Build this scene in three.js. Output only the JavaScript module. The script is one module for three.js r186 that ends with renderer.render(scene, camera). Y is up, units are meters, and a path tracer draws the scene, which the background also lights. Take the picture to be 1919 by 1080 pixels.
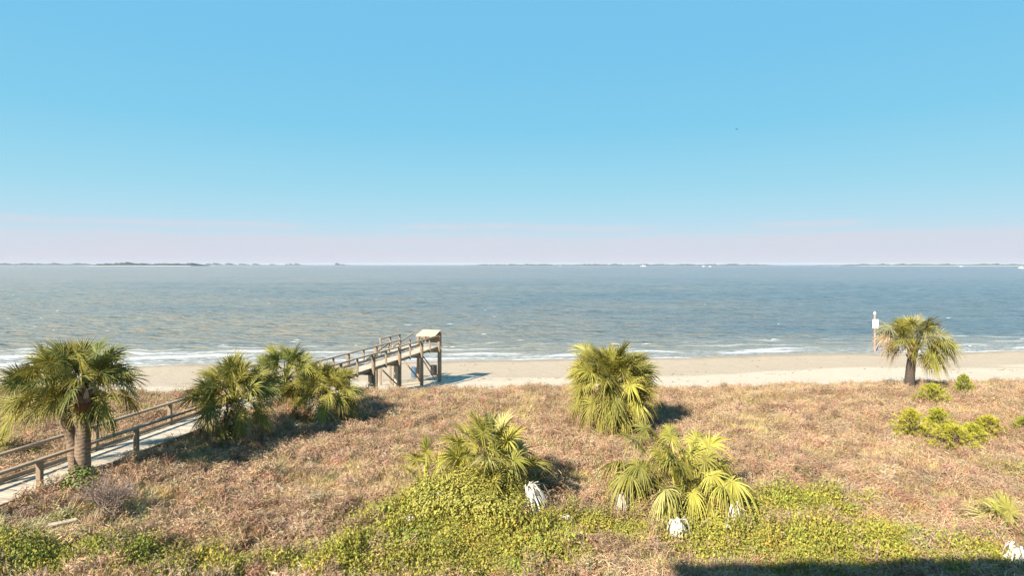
import * as THREE from 'three';
import { mergeGeometries } from 'three/addons/utils/BufferGeometryUtils.js';
import { createNoise2D, createNoise3D } from 'simplex-noise';

// ---------------------------------------------------------------- camera, sky, sun, exposure
const scene = new THREE.Scene();
const W = 1919, H = 1080, F = 1158, EYE = 11.2, HORIZON = 496;
const camera = new THREE.PerspectiveCamera(2 * Math.atan(540 / F) * 180 / Math.PI, W / H, 0.1, 90000);
camera.position.set(0, EYE, 0);
camera.lookAt(0, EYE, -100);
camera.setViewOffset(W, H, 0, 540 - HORIZON, W, H);
const EXPOSURE = 2.3;
const SUN_AZ = 36 * Math.PI / 180, SUN_EL = 33 * Math.PI / 180;
const SUN = new THREE.Vector3(-Math.sin(SUN_AZ) * Math.cos(SUN_EL), Math.sin(SUN_EL), Math.cos(SUN_AZ) * Math.cos(SUN_EL));

function mulberry(a) { return () => { a = (a + 0x6d2b79f5) | 0; let t = Math.imul(a ^ (a >>> 15), 1 | a); t = (t + Math.imul(t ^ (t >>> 7), 61 | t)) ^ t; return ((t ^ (t >>> 14)) >>> 0) / 4294967296; }; }
let rnd = mulberry(11);
const R = (a, b) => a + (b - a) * rnd();
const pick = (a) => a[Math.floor(rnd() * a.length)];
const n2 = createNoise2D(mulberry(5)), n3 = createNoise3D(mulberry(6));
const fbm = (x, y, o = 4) => { let s = 0, a = 0.5, t = 0; for (let i = 0; i < o; i++) { s += a * n2(x + i * 17.3, y - i * 9.1); t += a; a *= 0.5; x *= 2.03; y *= 2.03; } return s / t; };
const { clamp, lerp, smoothstep } = THREE.MathUtils;
const mix3 = (a, b, t) => [lerp(a[0], b[0], t), lerp(a[1], b[1], t), lerp(a[2], b[2], t)];
const lin = (c) => { c /= 255; return c <= 0.04045 ? c / 12.92 : ((c + 0.055) / 1.055) ** 2.4; };

{
  const SW = 2048, SH = 1024, data = new Float32Array(SW * SH * 4);
  const stops = [[0, [214, 221, 234]], [1.2, [209, 220, 234]], [2.6, [199, 222, 237]], [4.2, [182, 222, 240]], [7, [160, 217, 239]], [12, [134, 206, 238]], [18, [123, 198, 237]], [24, [119, 195, 237]], [45, [98, 172, 226]], [90, [84, 154, 214]]]
    .map(([e, c]) => [e, c.map((v) => lin(v) / EXPOSURE)]);
  const at = (e) => { for (let i = 1; i < stops.length; i++) if (e <= stops[i][0]) return mix3(stops[i - 1][1], stops[i][1], (e - stops[i - 1][0]) / (stops[i][0] - stops[i - 1][0])); return stops[stops.length - 1][1]; };
  const cloud = [217, 218, 230].map((v) => lin(v) / EXPOSURE);
  for (let r = 0; r < SH; r++) {
    const e = ((r + 0.5) / SH - 0.5) * 180, base = at(Math.max(0, e));
    for (let c = 0; c < SW; c++) {
      const az = ((c + 0.5) / SW) * Math.PI * 2, cx = Math.cos(az) * 3, cz = Math.sin(az) * 3;
      let col = base;
      if (e > 0 && e < 30) {   // thin low stratus bands near the horizon
        const wob = n3(cx * 1.5, cz * 1.5, 1) * 0.22 + n3(cx * 6, cz * 6, 2) * 0.06;
        const bank = (1 - smoothstep(e, 2.25 + wob, 2.95 + wob)) * (0.72 + 0.28 * n3(cx * 1.3, cz * 1.3 + 9, e * 1.4));
        const streak = Math.exp(-(((e - 3.4 - wob * 0.7) / 0.24) ** 2)) * smoothstep(n3(cx * 1.1 + 4.4, cz * 1.1, 7), -0.4, 0.35) * (0.75 + 0.25 * n3(cx * 9, cz * 9, e * 6));
        col = mix3(col, cloud, clamp(bank * 0.9 + streak * 0.85, 0, 1));
      }
      const i = (r * SW + c) * 4;
      data[i] = col[0]; data[i + 1] = col[1]; data[i + 2] = col[2]; data[i + 3] = 1;
    }
  }
  const t = new THREE.DataTexture(data, SW, SH, THREE.RGBAFormat, THREE.FloatType);
  t.mapping = THREE.EquirectangularReflectionMapping; t.magFilter = THREE.LinearFilter; t.minFilter = THREE.LinearFilter; t.needsUpdate = true;
  scene.background = t; scene.environment = t;
}
const sun = new THREE.DirectionalLight(new THREE.Color().setRGB(1, 0.905, 0.755), 4.9);
sun.position.copy(SUN).multiplyScalar(120).add(new THREE.Vector3(0, 0, -35));
sun.target.position.set(0, 0, -35);
sun.castShadow = true;
Object.assign(sun.shadow.camera, { left: -80, right: 80, top: 80, bottom: -80, near: 1, far: 300 });
sun.shadow.mapSize.set(4096, 4096);
scene.add(sun, sun.target);
const renderer = new THREE.WebGLRenderer({ antialias: true });
renderer.toneMapping = THREE.LinearToneMapping;
renderer.toneMappingExposure = EXPOSURE;
renderer.shadowMap.enabled = true;

// ---------------------------------------------------------------- naming helpers
const taken = {};
const numbered = (n) => { const k = taken[n] = (taken[n] ?? -1) + 1; return k ? n + '_' + String(k).padStart(3, '0') : n; };
function tag(o, label, category, group, kind) {
  if (label) o.userData.label = label;
  if (category) o.userData.category = category;
  if (group) o.userData.group = group;
  if (kind) o.userData.kind = kind;
  return o;
}
function mesh(name, geo, mat, parent = scene) {
  const m = new THREE.Mesh(geo, mat);
  m.name = parent === scene ? numbered(name) : name;
  m.castShadow = m.receiveShadow = true;
  parent.add(m);
  return m;
}
function thing(name, label, category, pos = [0, 0, 0], turn = 0, group) {
  const g = new THREE.Group();
  g.name = numbered(name);
  g.position.set(...pos); g.rotation.y = turn;
  scene.add(g);
  return tag(g, label, category, group);
}
const C = (r, g, b) => new THREE.Color().setRGB(r, g, b);
const std = (r, g, b, rough = 0.9, extra = {}) => new THREE.MeshStandardMaterial({ color: C(r, g, b), roughness: rough, ...extra });
function tri(pos, col) {
  const g = new THREE.BufferGeometry();
  g.setAttribute('position', new THREE.Float32BufferAttribute(pos, 3));
  if (col) g.setAttribute('color', new THREE.Float32BufferAttribute(col, 3));
  g.computeVertexNormals();
  return g;
}
// a noise texture; f(u, v) in 0..1 for tileable u, v
function dataTex(w, h, f, srgb = false) {
  const d = new Uint8Array(w * h * 4);
  for (let y = 0; y < h; y++) for (let x = 0; x < w; x++) { const c = f(x / w, y / h, x, y), i = (y * w + x) * 4; d[i] = c[0]; d[i + 1] = c[1]; d[i + 2] = c[2]; d[i + 3] = 255; }
  const t = new THREE.DataTexture(d, w, h, THREE.RGBAFormat, THREE.UnsignedByteType);
  t.wrapS = t.wrapT = THREE.RepeatWrapping; t.magFilter = THREE.LinearFilter; t.minFilter = THREE.LinearMipmapLinearFilter; t.generateMipmaps = true;
  if (srgb) t.colorSpace = THREE.SRGBColorSpace;
  t.needsUpdate = true;
  return t;
}
const TAU = Math.PI * 2;
// tileable noise on a torus, approximated by blending shifted copies
const tileN = (u, v, s, z = 0, sv = s) => {
  const a = n3(u * s, v * sv, z), b = n3((u - 1) * s, v * sv, z), c = n3(u * s, (v - 1) * sv, z), d = n3((u - 1) * s, (v - 1) * sv, z);
  const bu = smoothstep(u, 0.75, 1), bv = smoothstep(v, 0.75, 1);
  return lerp(lerp(a, b, bu), lerp(c, d, bu), bv);
};

// ---------------------------------------------------------------- ground, beach, sea
const shore = (x) => 73 + 0.108 * clamp(x, -120, 140) + 1.1 * n2(x * 0.03, 3.3) + 0.35 * n2(x * 0.13, 8);   // depth (metres ahead) of the water's edge
const deckX = (Z) => Z < 33 ? -15.6 + (Z - 17) * 0.1875 : -12.6 + (Z - 33) * 0.286;       // near edge of the boardwalk
const DECK = 4.0, DECK_W = 1.75;
const bump = (x, Z, cx, cZ, r, h, rz = r) => h * Math.exp(-(((x - cx) / r) ** 2) - ((Z - cZ) / rz) ** 2);
function beachY(x, Z) {
  const t = shore(x) - Z;
  return t > 0 ? 0.02 * t + 0.0017 * Math.min(t, 32) ** 2 : Math.max(-3, 0.06 * t);
}
function groundY(x, Z) {
  const by = beachY(x, Z);
  const crest = 37.6 + 1.2 * n2(x * 0.11, 1) + 0.5 * n2(x * 0.4, 2);
  const w = 1 - smoothstep(Z, crest, crest + 6.5);
  if (w <= 0) return by + 0.035 * fbm(x * 0.5, Z * 0.5, 3);
  let top = 3.55 - 0.031 * clamp(Z - 16, -20, 24) + 0.55 * smoothstep(x, 12, 26) * smoothstep(Z, 24, 36) + 0.16 * smoothstep(-x, 12, 24) * smoothstep(Z, 26, 36);
  top += 0.2 * fbm(x * 0.1, Z * 0.1, 2) + 0.2 * fbm(x * 0.4 + 7, Z * 0.4, 3);
  top += bump(x, Z, -1.6, 18.7, 1.7, 0.6) + bump(x, Z, -0.9, 19.8, 1.0, 0.15) + bump(x, Z, -10.2, 27.5, 2.2, 0.2) - bump(x, Z, -9.8, 19.2, 1.6, 0.25);
  const dx = x - deckX(Z);                                             // the walk runs in a shallow cut
  if (Z < 36) top = lerp(top, 3.76 + 0.05 * n2(x, Z), (1 - smoothstep(Math.abs(dx - 0.2), 1.6, 4)) * (1 - smoothstep(Z, 30, 36)));
  return lerp(by, top, w) + 0.03 * fbm(x * 1.5, Z * 1.5, 2);
}
// a point of the photograph at a given depth, or where its sight line meets the ground
const at = (px, py, Z) => new THREE.Vector3((px - W / 2) / F * Z, EYE - (py - HORIZON) / F * Z, -Z);
function onGround(px, py, lift = 0) {
  let lo = 8, hi = 90;
  for (let Z = 8; Z < 90; Z += 0.25) { const p = at(px, py, Z); if (p.y <= groundY(p.x, Z) + lift) { hi = Z; lo = Z - 0.25; break; } }
  for (let i = 0; i < 20; i++) { const m = (lo + hi) / 2, p = at(px, py, m); if (p.y <= groundY(p.x, m) + lift) hi = m; else lo = m; }
  const p = at(px, py, hi); p.y = groundY(p.x, hi);
  return p;
}
const gpos = (px, Z, sink = 0) => { const x = (px - W / 2) / F * Z; return [x, groundY(x, Z) - sink, -Z]; };

// cover masks in ground coordinates (x, depth); each zone is an ellipse in metres
const zone = (px, py, rx, rz, k) => { const p = onGround(px, py); return [p.x, -p.z, rx, rz, k]; };
const GREEN = [zone(640, 1060, 2.2, 1.3, 1.1), zone(760, 1010, 2, 1.5, 1.2), zone(850, 950, 2, 1.8, 1.5), zone(900, 1040, 2.4, 1.8, 1.5), zone(1010, 1060, 1.3, 1.2, 1.2), zone(940, 920, 1.4, 1.4, 1.2), zone(1130, 990, 1.8, 1.2, 0.95),
  zone(1320, 985, 2.4, 1.2, 0.9), zone(1500, 960, 2.4, 1.4, 1.2), zone(1430, 1020, 3, 1.2, 1.2), zone(1620, 1020, 2.6, 1.3, 1.1), zone(1560, 1060, 3, 1.2, 1.2), zone(1750, 1060, 2.4, 0.9, 0.8), zone(1850, 1075, 2, 0.9, 0.9),
  zone(60, 1050, 2.6, 1.2, 1.2), zone(150, 1075, 2, 0.9, 0.9), zone(340, 1060, 2, 0.9, 1.0), zone(420, 1075, 1.2, 0.7, 0.8), zone(1895, 890, 1.2, 1.2, 0.6), zone(180, 960, 1, 0.9, 0.5)];
const green = (x, Z) => { let m = 0; for (const [cx, cz, rx, rz, k] of GREEN) m = Math.max(m, k * Math.exp(-(((x - cx) / rx) ** 2) - ((Z - cz) / rz) ** 2)); return m; };
const BARE = [zone(1440, 798, 0.75, 0.6, 1), zone(1475, 806, 0.6, 0.4, 0.9), zone(1215, 832, 0.4, 0.3, 0.6), zone(265, 985, 0.7, 0.3, 0.8), zone(1720, 960, 0.5, 0.3, 0.6), zone(70, 985, 1.6, 0.5, 0.45)];
const BLEACHED = [zone(60, 970, 2.4, 0.9, 1), zone(170, 985, 1.2, 0.6, 0.7), zone(1300, 1065, 2.0, 0.7, 0.5), zone(560, 880, 2.2, 1, 0.45), zone(1450, 830, 2.5, 1.4, 0.4)];
const bleached = (x, Z) => { let m = 0; for (const [cx, cz, rx, rz, k] of BLEACHED) m = Math.max(m, k * Math.exp(-(((x - cx) / rx) ** 2) - ((Z - cz) / rz) ** 2)); return clamp(m + 0.35 * m * fbm(x * 1.7, Z * 1.7, 2), 0, 1); };
const bare = (x, Z) => { let m = 0; for (const [cx, cz, rx, rz, k] of BARE) m = Math.max(m, k * Math.exp(-(((x - cx) / rx) ** 2) - ((Z - cz) / rz) ** 2)); return m; };

{
  const xs = [-1500, -700, -300, -150, -100], zs = [-300, -120, -60, -30, -15, -6, 0, 5];
  for (let x = -75; x <= 85; x += 0.4) xs.push(x);
  xs.push(110, 150, 300, 700, 1500);
  for (let z = 8; z <= 92; z += 0.35) zs.push(z);
  zs.push(100, 130, 200);
  const pos = [], col = [], uv = [], idx = [];
  for (const Z of zs) for (const x of xs) {
    const y = groundY(x, Z);
    pos.push(x, y, -Z); uv.push(x, Z);
    const t = shore(x) - Z, n = fbm(x * 0.35, Z * 0.35, 4), f = n2(x * 2.3, Z * 2.3), wide = fbm(x * 0.05, Z * 0.12, 2);
    const damp = 1 - smoothstep(t, 14.5 + wide * 3.5 - 0.05 * x, 17.5 + wide * 3.5 - 0.05 * x);    // the last tide's mark on the sand
    const soaked = 1 - smoothstep(t + n * 0.6, 0.6, 3.2);
    let c = mix3([0.63, 0.535, 0.405], [0.5, 0.4, 0.29], damp);
    c = mix3(c, [0.33, 0.265, 0.195], soaked * 0.85);
    c = c.map((v) => v * (1 + 0.05 * n + 0.03 * f));
    const dune = smoothstep(y, 1.75, 2.4) * (Z < 46 ? 1 : 0);
    const litter = mix3([0.2, 0.14, 0.085], [0.36, 0.275, 0.18], clamp(0.5 + n * 0.8 + f * 0.15, 0, 1));
    c = mix3(c, litter, dune * (1 - clamp(bare(x, Z) * 1.3, 0, 1)));
    col.push(...c);
  }
  const nx = xs.length;
  for (let j = 0; j + 1 < zs.length; j++) for (let i = 0; i + 1 < nx; i++) { const a = j * nx + i, b = a + 1, c = a + nx, d = c + 1; idx.push(a, b, c, b, d, c); }
  const g = new THREE.BufferGeometry();
  g.setAttribute('position', new THREE.Float32BufferAttribute(pos, 3));
  g.setAttribute('color', new THREE.Float32BufferAttribute(col, 3));
  g.setAttribute('uv', new THREE.Float32BufferAttribute(uv, 2));
  g.setIndex(idx); g.computeVertexNormals();
  const sandBump = dataTex(1024, 1024, (u, v) => { const h = 128 + 46 * tileN(u, v, 22, 1) + 32 * tileN(u, v, 70, 2) + 26 * tileN(u, v, 8, 3); return [h, h, h]; });
  sandBump.repeat.set(1 / 5, 1 / 5);
  const grain = dataTex(1024, 1024, (u, v) => { const h = clamp(238 + 10 * tileN(u, v, 60, 5) + 7 * tileN(u, v, 17, 6) + 6 * (((u * 7919 + v * 104729) * 997) % 1), 0, 255); return [h, h * 0.995, h * 0.985]; }, true);
  grain.repeat.set(1 / 7, 1 / 7);
  const m = mesh('ground', g, new THREE.MeshStandardMaterial({ vertexColors: true, map: grain, roughness: 0.95, bumpMap: sandBump, bumpScale: 0.05 }));
  tag(m, 'pale sandy beach and dune ground rising from the water', 'ground', null, 'structure');
}

// the sea
const waveY = (x, Z) => {
  const out = Z - shore(x), k = smoothstep(out, -1, 22), far = 1 - smoothstep(Z, 260, 700);
  const w1 = fbm(x * 0.03, Z * 0.15, 3), w2 = fbm(x * 0.11 + 40, Z * 0.42, 3), ridge = 1 - Math.abs(n2(x * 0.02 + 9, Z * 0.1 + 0.4 * n2(x * 0.05, Z * 0.05)));
  return -0.02 + far * ((0.03 + 0.26 * k) * w1 + (0.025 + 0.11 * k) * w2 + 0.16 * k * (ridge - 0.6)) + (1 - k) * 0.1 * Math.exp(-(((out - 4.5 - 1.5 * n2(x * 0.04, 5)) / 0.9) ** 2));
};
{
  const Zs = [], pos = [], col = [], uv = [], idx = [];
  for (let Z = 60, d = 0.3; Z < 60000; Z += d) { Zs.push(Z); if (Z > 100) d = Math.max(0.32, (Z - 60) * 0.0078); }
  const NX = 520;
  for (const Z of Zs) for (let i = 0; i <= NX; i++) {
    const s = (i / NX) * 2 - 1, x = s * (0.62 + 0.5 * Math.abs(s)) * (Z * 1.05 + 30);
    pos.push(x, waveY(x, Z), -Z); uv.push(x, Z);
    // base colour in patches: browner to the left, blue grey to the right and offshore
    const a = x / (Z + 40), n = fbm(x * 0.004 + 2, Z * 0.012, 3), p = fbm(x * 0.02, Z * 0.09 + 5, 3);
    const brownMix = clamp(0.46 - a * 0.85 + 0.5 * n + 0.32 * p - 0.12 * smoothstep(Z, 110, 300), 0, 1);
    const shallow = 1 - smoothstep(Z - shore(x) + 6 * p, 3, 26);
    let c = mix3([0.1, 0.13, 0.145], [0.215, 0.19, 0.14], brownMix);
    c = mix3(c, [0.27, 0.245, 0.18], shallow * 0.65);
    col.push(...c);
  }
  const nx = NX + 1;
  for (let j = 0; j + 1 < Zs.length; j++) for (let i = 0; i < NX; i++) { const a = j * nx + i, b = a + 1, c = a + nx, d = c + 1; idx.push(a, b, c, b, d, c); }
  const g = new THREE.BufferGeometry();
  g.setAttribute('position', new THREE.Float32BufferAttribute(pos, 3));
  g.setAttribute('color', new THREE.Float32BufferAttribute(col, 3));
  g.setAttribute('uv', new THREE.Float32BufferAttribute(uv, 2));
  g.setIndex(idx); g.computeVertexNormals();
  const N = 1024, hh = new Float32Array(N * N);
  for (let y = 0; y < N; y++) for (let x = 0; x < N; x++) { const u = x / N, v = y / N, warp = 0.02 * tileN(u, v, 4, 20); hh[y * N + x] = tileN(u, v + warp, 7, 11, 20) + 0.55 * tileN(u, v, 16, 12, 44) + 0.3 * tileN(u, v, 38, 13, 90); }
  const nm = dataTex(N, N, (u, v, x, y) => {
    const dx = (hh[y * N + (x + 1) % N] - hh[y * N + (x + N - 1) % N]), dy = (hh[((y + 1) % N) * N + x] - hh[((y + N - 1) % N) * N + x]), k = 3.0, l = Math.hypot(dx * k, dy * k, 1);
    return [127.5 - 127.5 * dx * k / l, 127.5 - 127.5 * dy * k / l, 127.5 + 127.5 / l];
  });
  nm.repeat.set(1 / 46, 1 / 32);
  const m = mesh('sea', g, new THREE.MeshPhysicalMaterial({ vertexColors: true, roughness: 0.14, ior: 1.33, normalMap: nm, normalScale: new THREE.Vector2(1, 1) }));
  tag(m, 'choppy grey green sea reaching to the horizon', 'sea', null, 'structure');
}
// foam of the breaking ripples, lying on the water along the beach
{
  const A0 = -105, A1 = 125, OUT0 = -1.2, OUT1 = 19, TW = 2048, TH = 512;
  const nA = 900, nB = 64, pos = [], uv = [], idx = [];
  for (let j = 0; j <= nB; j++) for (let i = 0; i <= nA; i++) {
    const x = lerp(A0, A1, i / nA), Z = shore(x) + lerp(OUT0, OUT1, j / nB);
    pos.push(x, Math.max(waveY(x, Z), groundY(x, Z)) + 0.03, -Z); uv.push(i / nA, j / nB);
  }
  for (let j = 0; j < nB; j++) for (let i = 0; i < nA; i++) { const a = j * (nA + 1) + i, b = a + 1, c = a + nA + 1, d = c + 1; idx.push(a, b, c, b, d, c); }
  const g = new THREE.BufferGeometry();
  g.setAttribute('position', new THREE.Float32BufferAttribute(pos, 3));
  g.setAttribute('uv', new THREE.Float32BufferAttribute(uv, 2));
  g.setIndex(idx); g.computeVertexNormals();
  const alpha = dataTex(TW, TH, (u, v) => {
    const a = lerp(A0, A1, u), b = lerp(OUT0, OUT1, v), left = smoothstep(-a, -12, 55);
    const lace = fbm(a * 0.5, b * 2.2, 4), fine = fbm(a * 1.6, b * 5 + 9, 3);
    let s = 0;
    const line = (base, wob, f, th, k, seed) => {
      const c = base + wob * n2(a * f, seed) + 0.35 * wob * n2(a * f * 4, seed + 3), on = smoothstep(n2(a * f * 1.3 + 5, seed + 7), -0.45 - 0.5 * left, 0.35), d = b - c, w = d < 0 ? th * 2.2 : th * 0.7;
      s = Math.max(s, k * on * Math.exp(-((d / w) ** 2)) * (0.75 + 0.6 * fine));
    };
    line(-0.25, 0.5, 0.05, 0.22, 1.1, 1);
    line(2.2, 0.9, 0.045, 0.45, 0.9, 21);
    line(5.0 + 2 * left, 1.3, 0.035, 0.45 + 0.4 * left, 0.8 + 0.35 * left, 31);
    line(9.5 + 2 * left, 1.8, 0.05, 0.3 + 0.25 * left, 0.45 + 0.4 * left, 44);
    line(14.5, 2, 0.07, 0.3, 0.55, 52);
    s += (0.38 + 0.3 * left) * smoothstep(lace, -0.1, 0.55) * (1 - smoothstep(b, 2.5 + 6 * left, 7 + 6 * left)) * smoothstep(b, -0.9, 0.2);
    s *= smoothstep(b, -1.2, -0.5) * (1 - smoothstep(b, 16.5, 18.8));
    const q = clamp(s * 255, 0, 255);
    return [q, q, q];
  });
  alpha.wrapS = alpha.wrapT = THREE.ClampToEdgeWrapping;
  const m = mesh('surf_foam', g, new THREE.MeshStandardMaterial({ color: C(0.82, 0.82, 0.82), roughness: 0.8, alphaMap: alpha, transparent: true }));
  tag(m, 'white surf foam washing along the water edge', 'foam', null, 'stuff');
}
// drift line of reed bits left on the sand by the last tide
{
  rnd = mulberry(404);
  const pos = [];
  for (let k = 0; k < 900; k++) {
    const x = R(-70, 75), t = (rnd() < 0.6 ? 15.6 + 2.6 * n2(x * 0.07, 40) + R(-0.5, 0.5) * (1 + 1.5 * rnd()) : R(2, 22)), Z = shore(x) - t, a = R(0, TAU), l = R(0.05, 0.24), w = R(0.012, 0.035), y = groundY(x, Z);
    if (n2(x * 0.2, t * 0.3) < -0.1) continue;
    const d = [Math.cos(a) * l, Math.sin(a) * l], s = [-Math.sin(a) * w, Math.cos(a) * w], P = [[x - d[0] - s[0], y + 0.012, -Z - d[1] - s[1]], [x - d[0] + s[0], y + 0.012, -Z - d[1] + s[1]], [x + d[0], y + 0.02, -Z + d[1]], [x, y + 0.05 + w, -Z]];
    for (const [i, j, q] of [[0, 1, 3], [1, 2, 3], [2, 0, 3]]) pos.push(...P[i], ...P[j], ...P[q]);
  }
  tag(mesh('drift_line', tri(pos), std(0.23, 0.16, 0.1)), 'thin line of dry reed bits washed up on the sand', 'drift debris', null, 'stuff');
}
// scattered whitecaps further out
{
  rnd = mulberry(77);
  const pos = [];
  for (let k = 0; k < 55; k++) {
    const Z = 84 + 190 * rnd() ** 1.7, x = R(-1, 1) * (Z * 0.85 + 5), len = R(0.4, 1.6) * (x < 0 ? 1.2 : 0.8), wid = R(0.1, 0.28), y = waveY(x, Z) + 0.05, n = 7;
    if (x > 0 && rnd() < 0.55) continue;
    const rim = [];
    for (let i = 0; i < n * 2; i++) { const a = i / (n * 2) * TAU, r = R(0.5, 1.1); rim.push([x + Math.cos(a) * len * r * 0.6, y + 0.05 * Math.sin(a) ** 2, -Z + Math.sin(a) * wid * r]); }
    for (let i = 0; i < n * 2; i++) { const a = rim[i], b = rim[(i + 1) % (n * 2)]; pos.push(x, y + 0.09, -Z, ...b, ...a); }
  }
  tag(mesh('whitecap_foam', tri(pos), std(0.7, 0.7, 0.68, 0.8)), 'scattered small whitecaps on the open water', 'foam', null, 'stuff');
}

// far shores: low islands with woods
function farShore(px0, px1, D, hPx, tone, sandPx, label, gappy = 0) {
  const g = thing('far_shore', label, 'island', [0, 0, 0]);
  g.userData.kind = 'structure';
  const x0 = (px0 - W / 2) / F * D, x1 = (px1 - W / 2) / F * D, m = D / F, n = Math.max(30, Math.round((px1 - px0) * 1.2)), land = [], wood = [];
  const quad = (a, b, c, d, out) => out.push(...a, ...b, ...c, ...a, ...c, ...d);
  const end = (t) => smoothstep(t, 0, 0.06) * (1 - smoothstep(t, 0.94, 1));
  const hs = [], ls = [];
  for (let i = 0; i <= n; i++) {
    const t = i / n, px = lerp(px0, px1, t), e = end(t);
    const s = gappy ? smoothstep(n2(px * 0.045, D), -0.1 + gappy * 0.4, 0.5) : 1;
    hs.push(Math.max(0, hPx * m * e * s * (0.72 + 0.35 * n2(px * 0.03, D) + 0.3 * n2(px * 0.21, D + 4) + 0.2 * n2(px * 0.7, D + 8))));
    ls.push(0.6 * m * e + 0.3);
  }
  for (let i = 0; i < n; i++) {
    const xa = lerp(x0, x1, i / n), xb = lerp(x0, x1, (i + 1) / n), zf = -D + 30, zm = -D - 40, zb = -D - 400;
    quad([xa, -0.5, zf], [xb, -0.5, zf], [xb, ls[i + 1], zm], [xa, ls[i], zm], land);
    quad([xa, ls[i], zm], [xb, ls[i + 1], zm], [xb, ls[i + 1], zb], [xa, ls[i], zb], land);
    quad([xa, 0.2, zm - 20], [xb, 0.2, zm - 20], [xb, hs[i + 1] + 0.2, zm - 60], [xa, hs[i] + 0.2, zm - 60], wood);
    quad([xa, hs[i] + 0.2, zm - 60], [xb, hs[i + 1] + 0.2, zm - 60], [xb, 0.2, zb], [xa, 0.2, zb], wood);
  }
  mesh('sand_strip', tri(land), sandPx ? std(0.62, 0.58, 0.5) : std(0.17, 0.17, 0.14), g);
  mesh('tree_line', tri(wood), std(...tone), g).userData.kind = 'stuff';
  return g;
}
farShore(-260, 175, 7800, 4, [0.045, 0.06, 0.05], 0, 'hazy low tree line at the far left end of the horizon');
farShore(155, 356, 4600, 5.5, [0.045, 0.06, 0.05], 1, 'dark wooded island with a white sand spit on the horizon');
farShore(352, 648, 8600, 4.2, [0.045, 0.06, 0.05], 0, 'faint broken line of trees on the horizon left of centre', 0.8);
farShore(865, 1468, 6200, 3.0, [0.045, 0.06, 0.05], 0, 'thin dark shoreline on the horizon right of the pier');
farShore(1540, 1612, 7600, 1.6, [0.045, 0.06, 0.05], 0, 'short faint shoreline between the two long ones');
farShore(1596, 2250, 5200, 3.4, [0.045, 0.06, 0.05], 1, 'long dark shoreline with a pale beach at the right horizon');

// boats far out
function boat(px, py, len, label) {
  const Z = F * EYE / (py - HORIZON), b = thing('boat', label, 'boat', [(px - W / 2) / F * Z, 0, -Z], R(-0.3, 0.3), 'boats far out on the water');
  const s = new THREE.Shape();
  s.moveTo(-len / 2, 0.1 * len); s.lineTo(-len * 0.46, -0.04 * len); s.lineTo(len * 0.34, -0.04 * len); s.quadraticCurveTo(len * 0.46, 0.03 * len, len / 2, 0.13 * len); s.lineTo(-len / 2, 0.1 * len);
  const hull = new THREE.ExtrudeGeometry(s, { depth: len * 0.26, bevelEnabled: true, bevelSize: len * 0.02, bevelThickness: len * 0.03, bevelSegments: 2 });
  hull.translate(0, 0, -len * 0.13);
  const white = std(0.82, 0.82, 0.8, 0.4);
  mesh('hull', hull, white, b);
  const c = new THREE.Shape(); c.moveTo(-len * 0.2, 0.1 * len); c.lineTo(-len * 0.17, 0.25 * len); c.lineTo(len * 0.06, 0.25 * len); c.lineTo(len * 0.16, 0.1 * len);
  const cab = new THREE.ExtrudeGeometry(c, { depth: len * 0.18, bevelEnabled: false }); cab.translate(0, 0, -len * 0.09);
  const cabin = mesh('cabin', cab, white, b);
  const win = new THREE.BoxGeometry(len * 0.16, len * 0.05, len * 0.19); win.translate(-len * 0.06, len * 0.19, 0);
  mesh('window', win, std(0.03, 0.04, 0.05, 0.15), cabin);
}
rnd = mulberry(31);
boat(1913, 503.2, 17, 'white motor boat at the right edge of the sea');
boat(1205, 499.6, 30, 'white boat on the horizon above the bushy palm');
boat(1050, 499.5, 12, 'small white boat on the horizon right of the photo middle');
boat(1318, 499.8, 14, 'left one of two small white boats close together');
boat(1330, 500.1, 14, 'right one of two small white boats close together');
boat(1800, 500, 14, 'small white boat on the horizon just right of the windswept palm');

// ---------------------------------------------------------------- wood materials
function woodMat(r, g, b, seed, repeat = 1) {
  const t = dataTex(512, 128, (u, v) => {
    const grain = tileN(u, v, 3, seed, 40), fine = tileN(u, v, 14, seed + 1, 90), blotch = tileN(u, v, 5, seed + 2, 5), k = clamp(226 + 22 * grain + 14 * fine + 14 * blotch, 0, 255);
    return [k, k * 0.985, k * 0.965];
  }, true);
  t.repeat.set(repeat, repeat);
  return new THREE.MeshStandardMaterial({ color: C(r, g, b), map: t, roughness: 0.88, bumpMap: t, bumpScale: 0.006 });
}
const deckMats = [woodMat(0.6, 0.52, 0.415, 1), woodMat(0.52, 0.445, 0.355, 4), woodMat(0.66, 0.58, 0.47, 7)];
const railMat = woodMat(0.44, 0.35, 0.255, 9), postMat = woodMat(0.33, 0.25, 0.175, 12), pileMat = woodMat(0.33, 0.25, 0.175, 15), paleMat = woodMat(0.6, 0.52, 0.4, 18);

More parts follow.
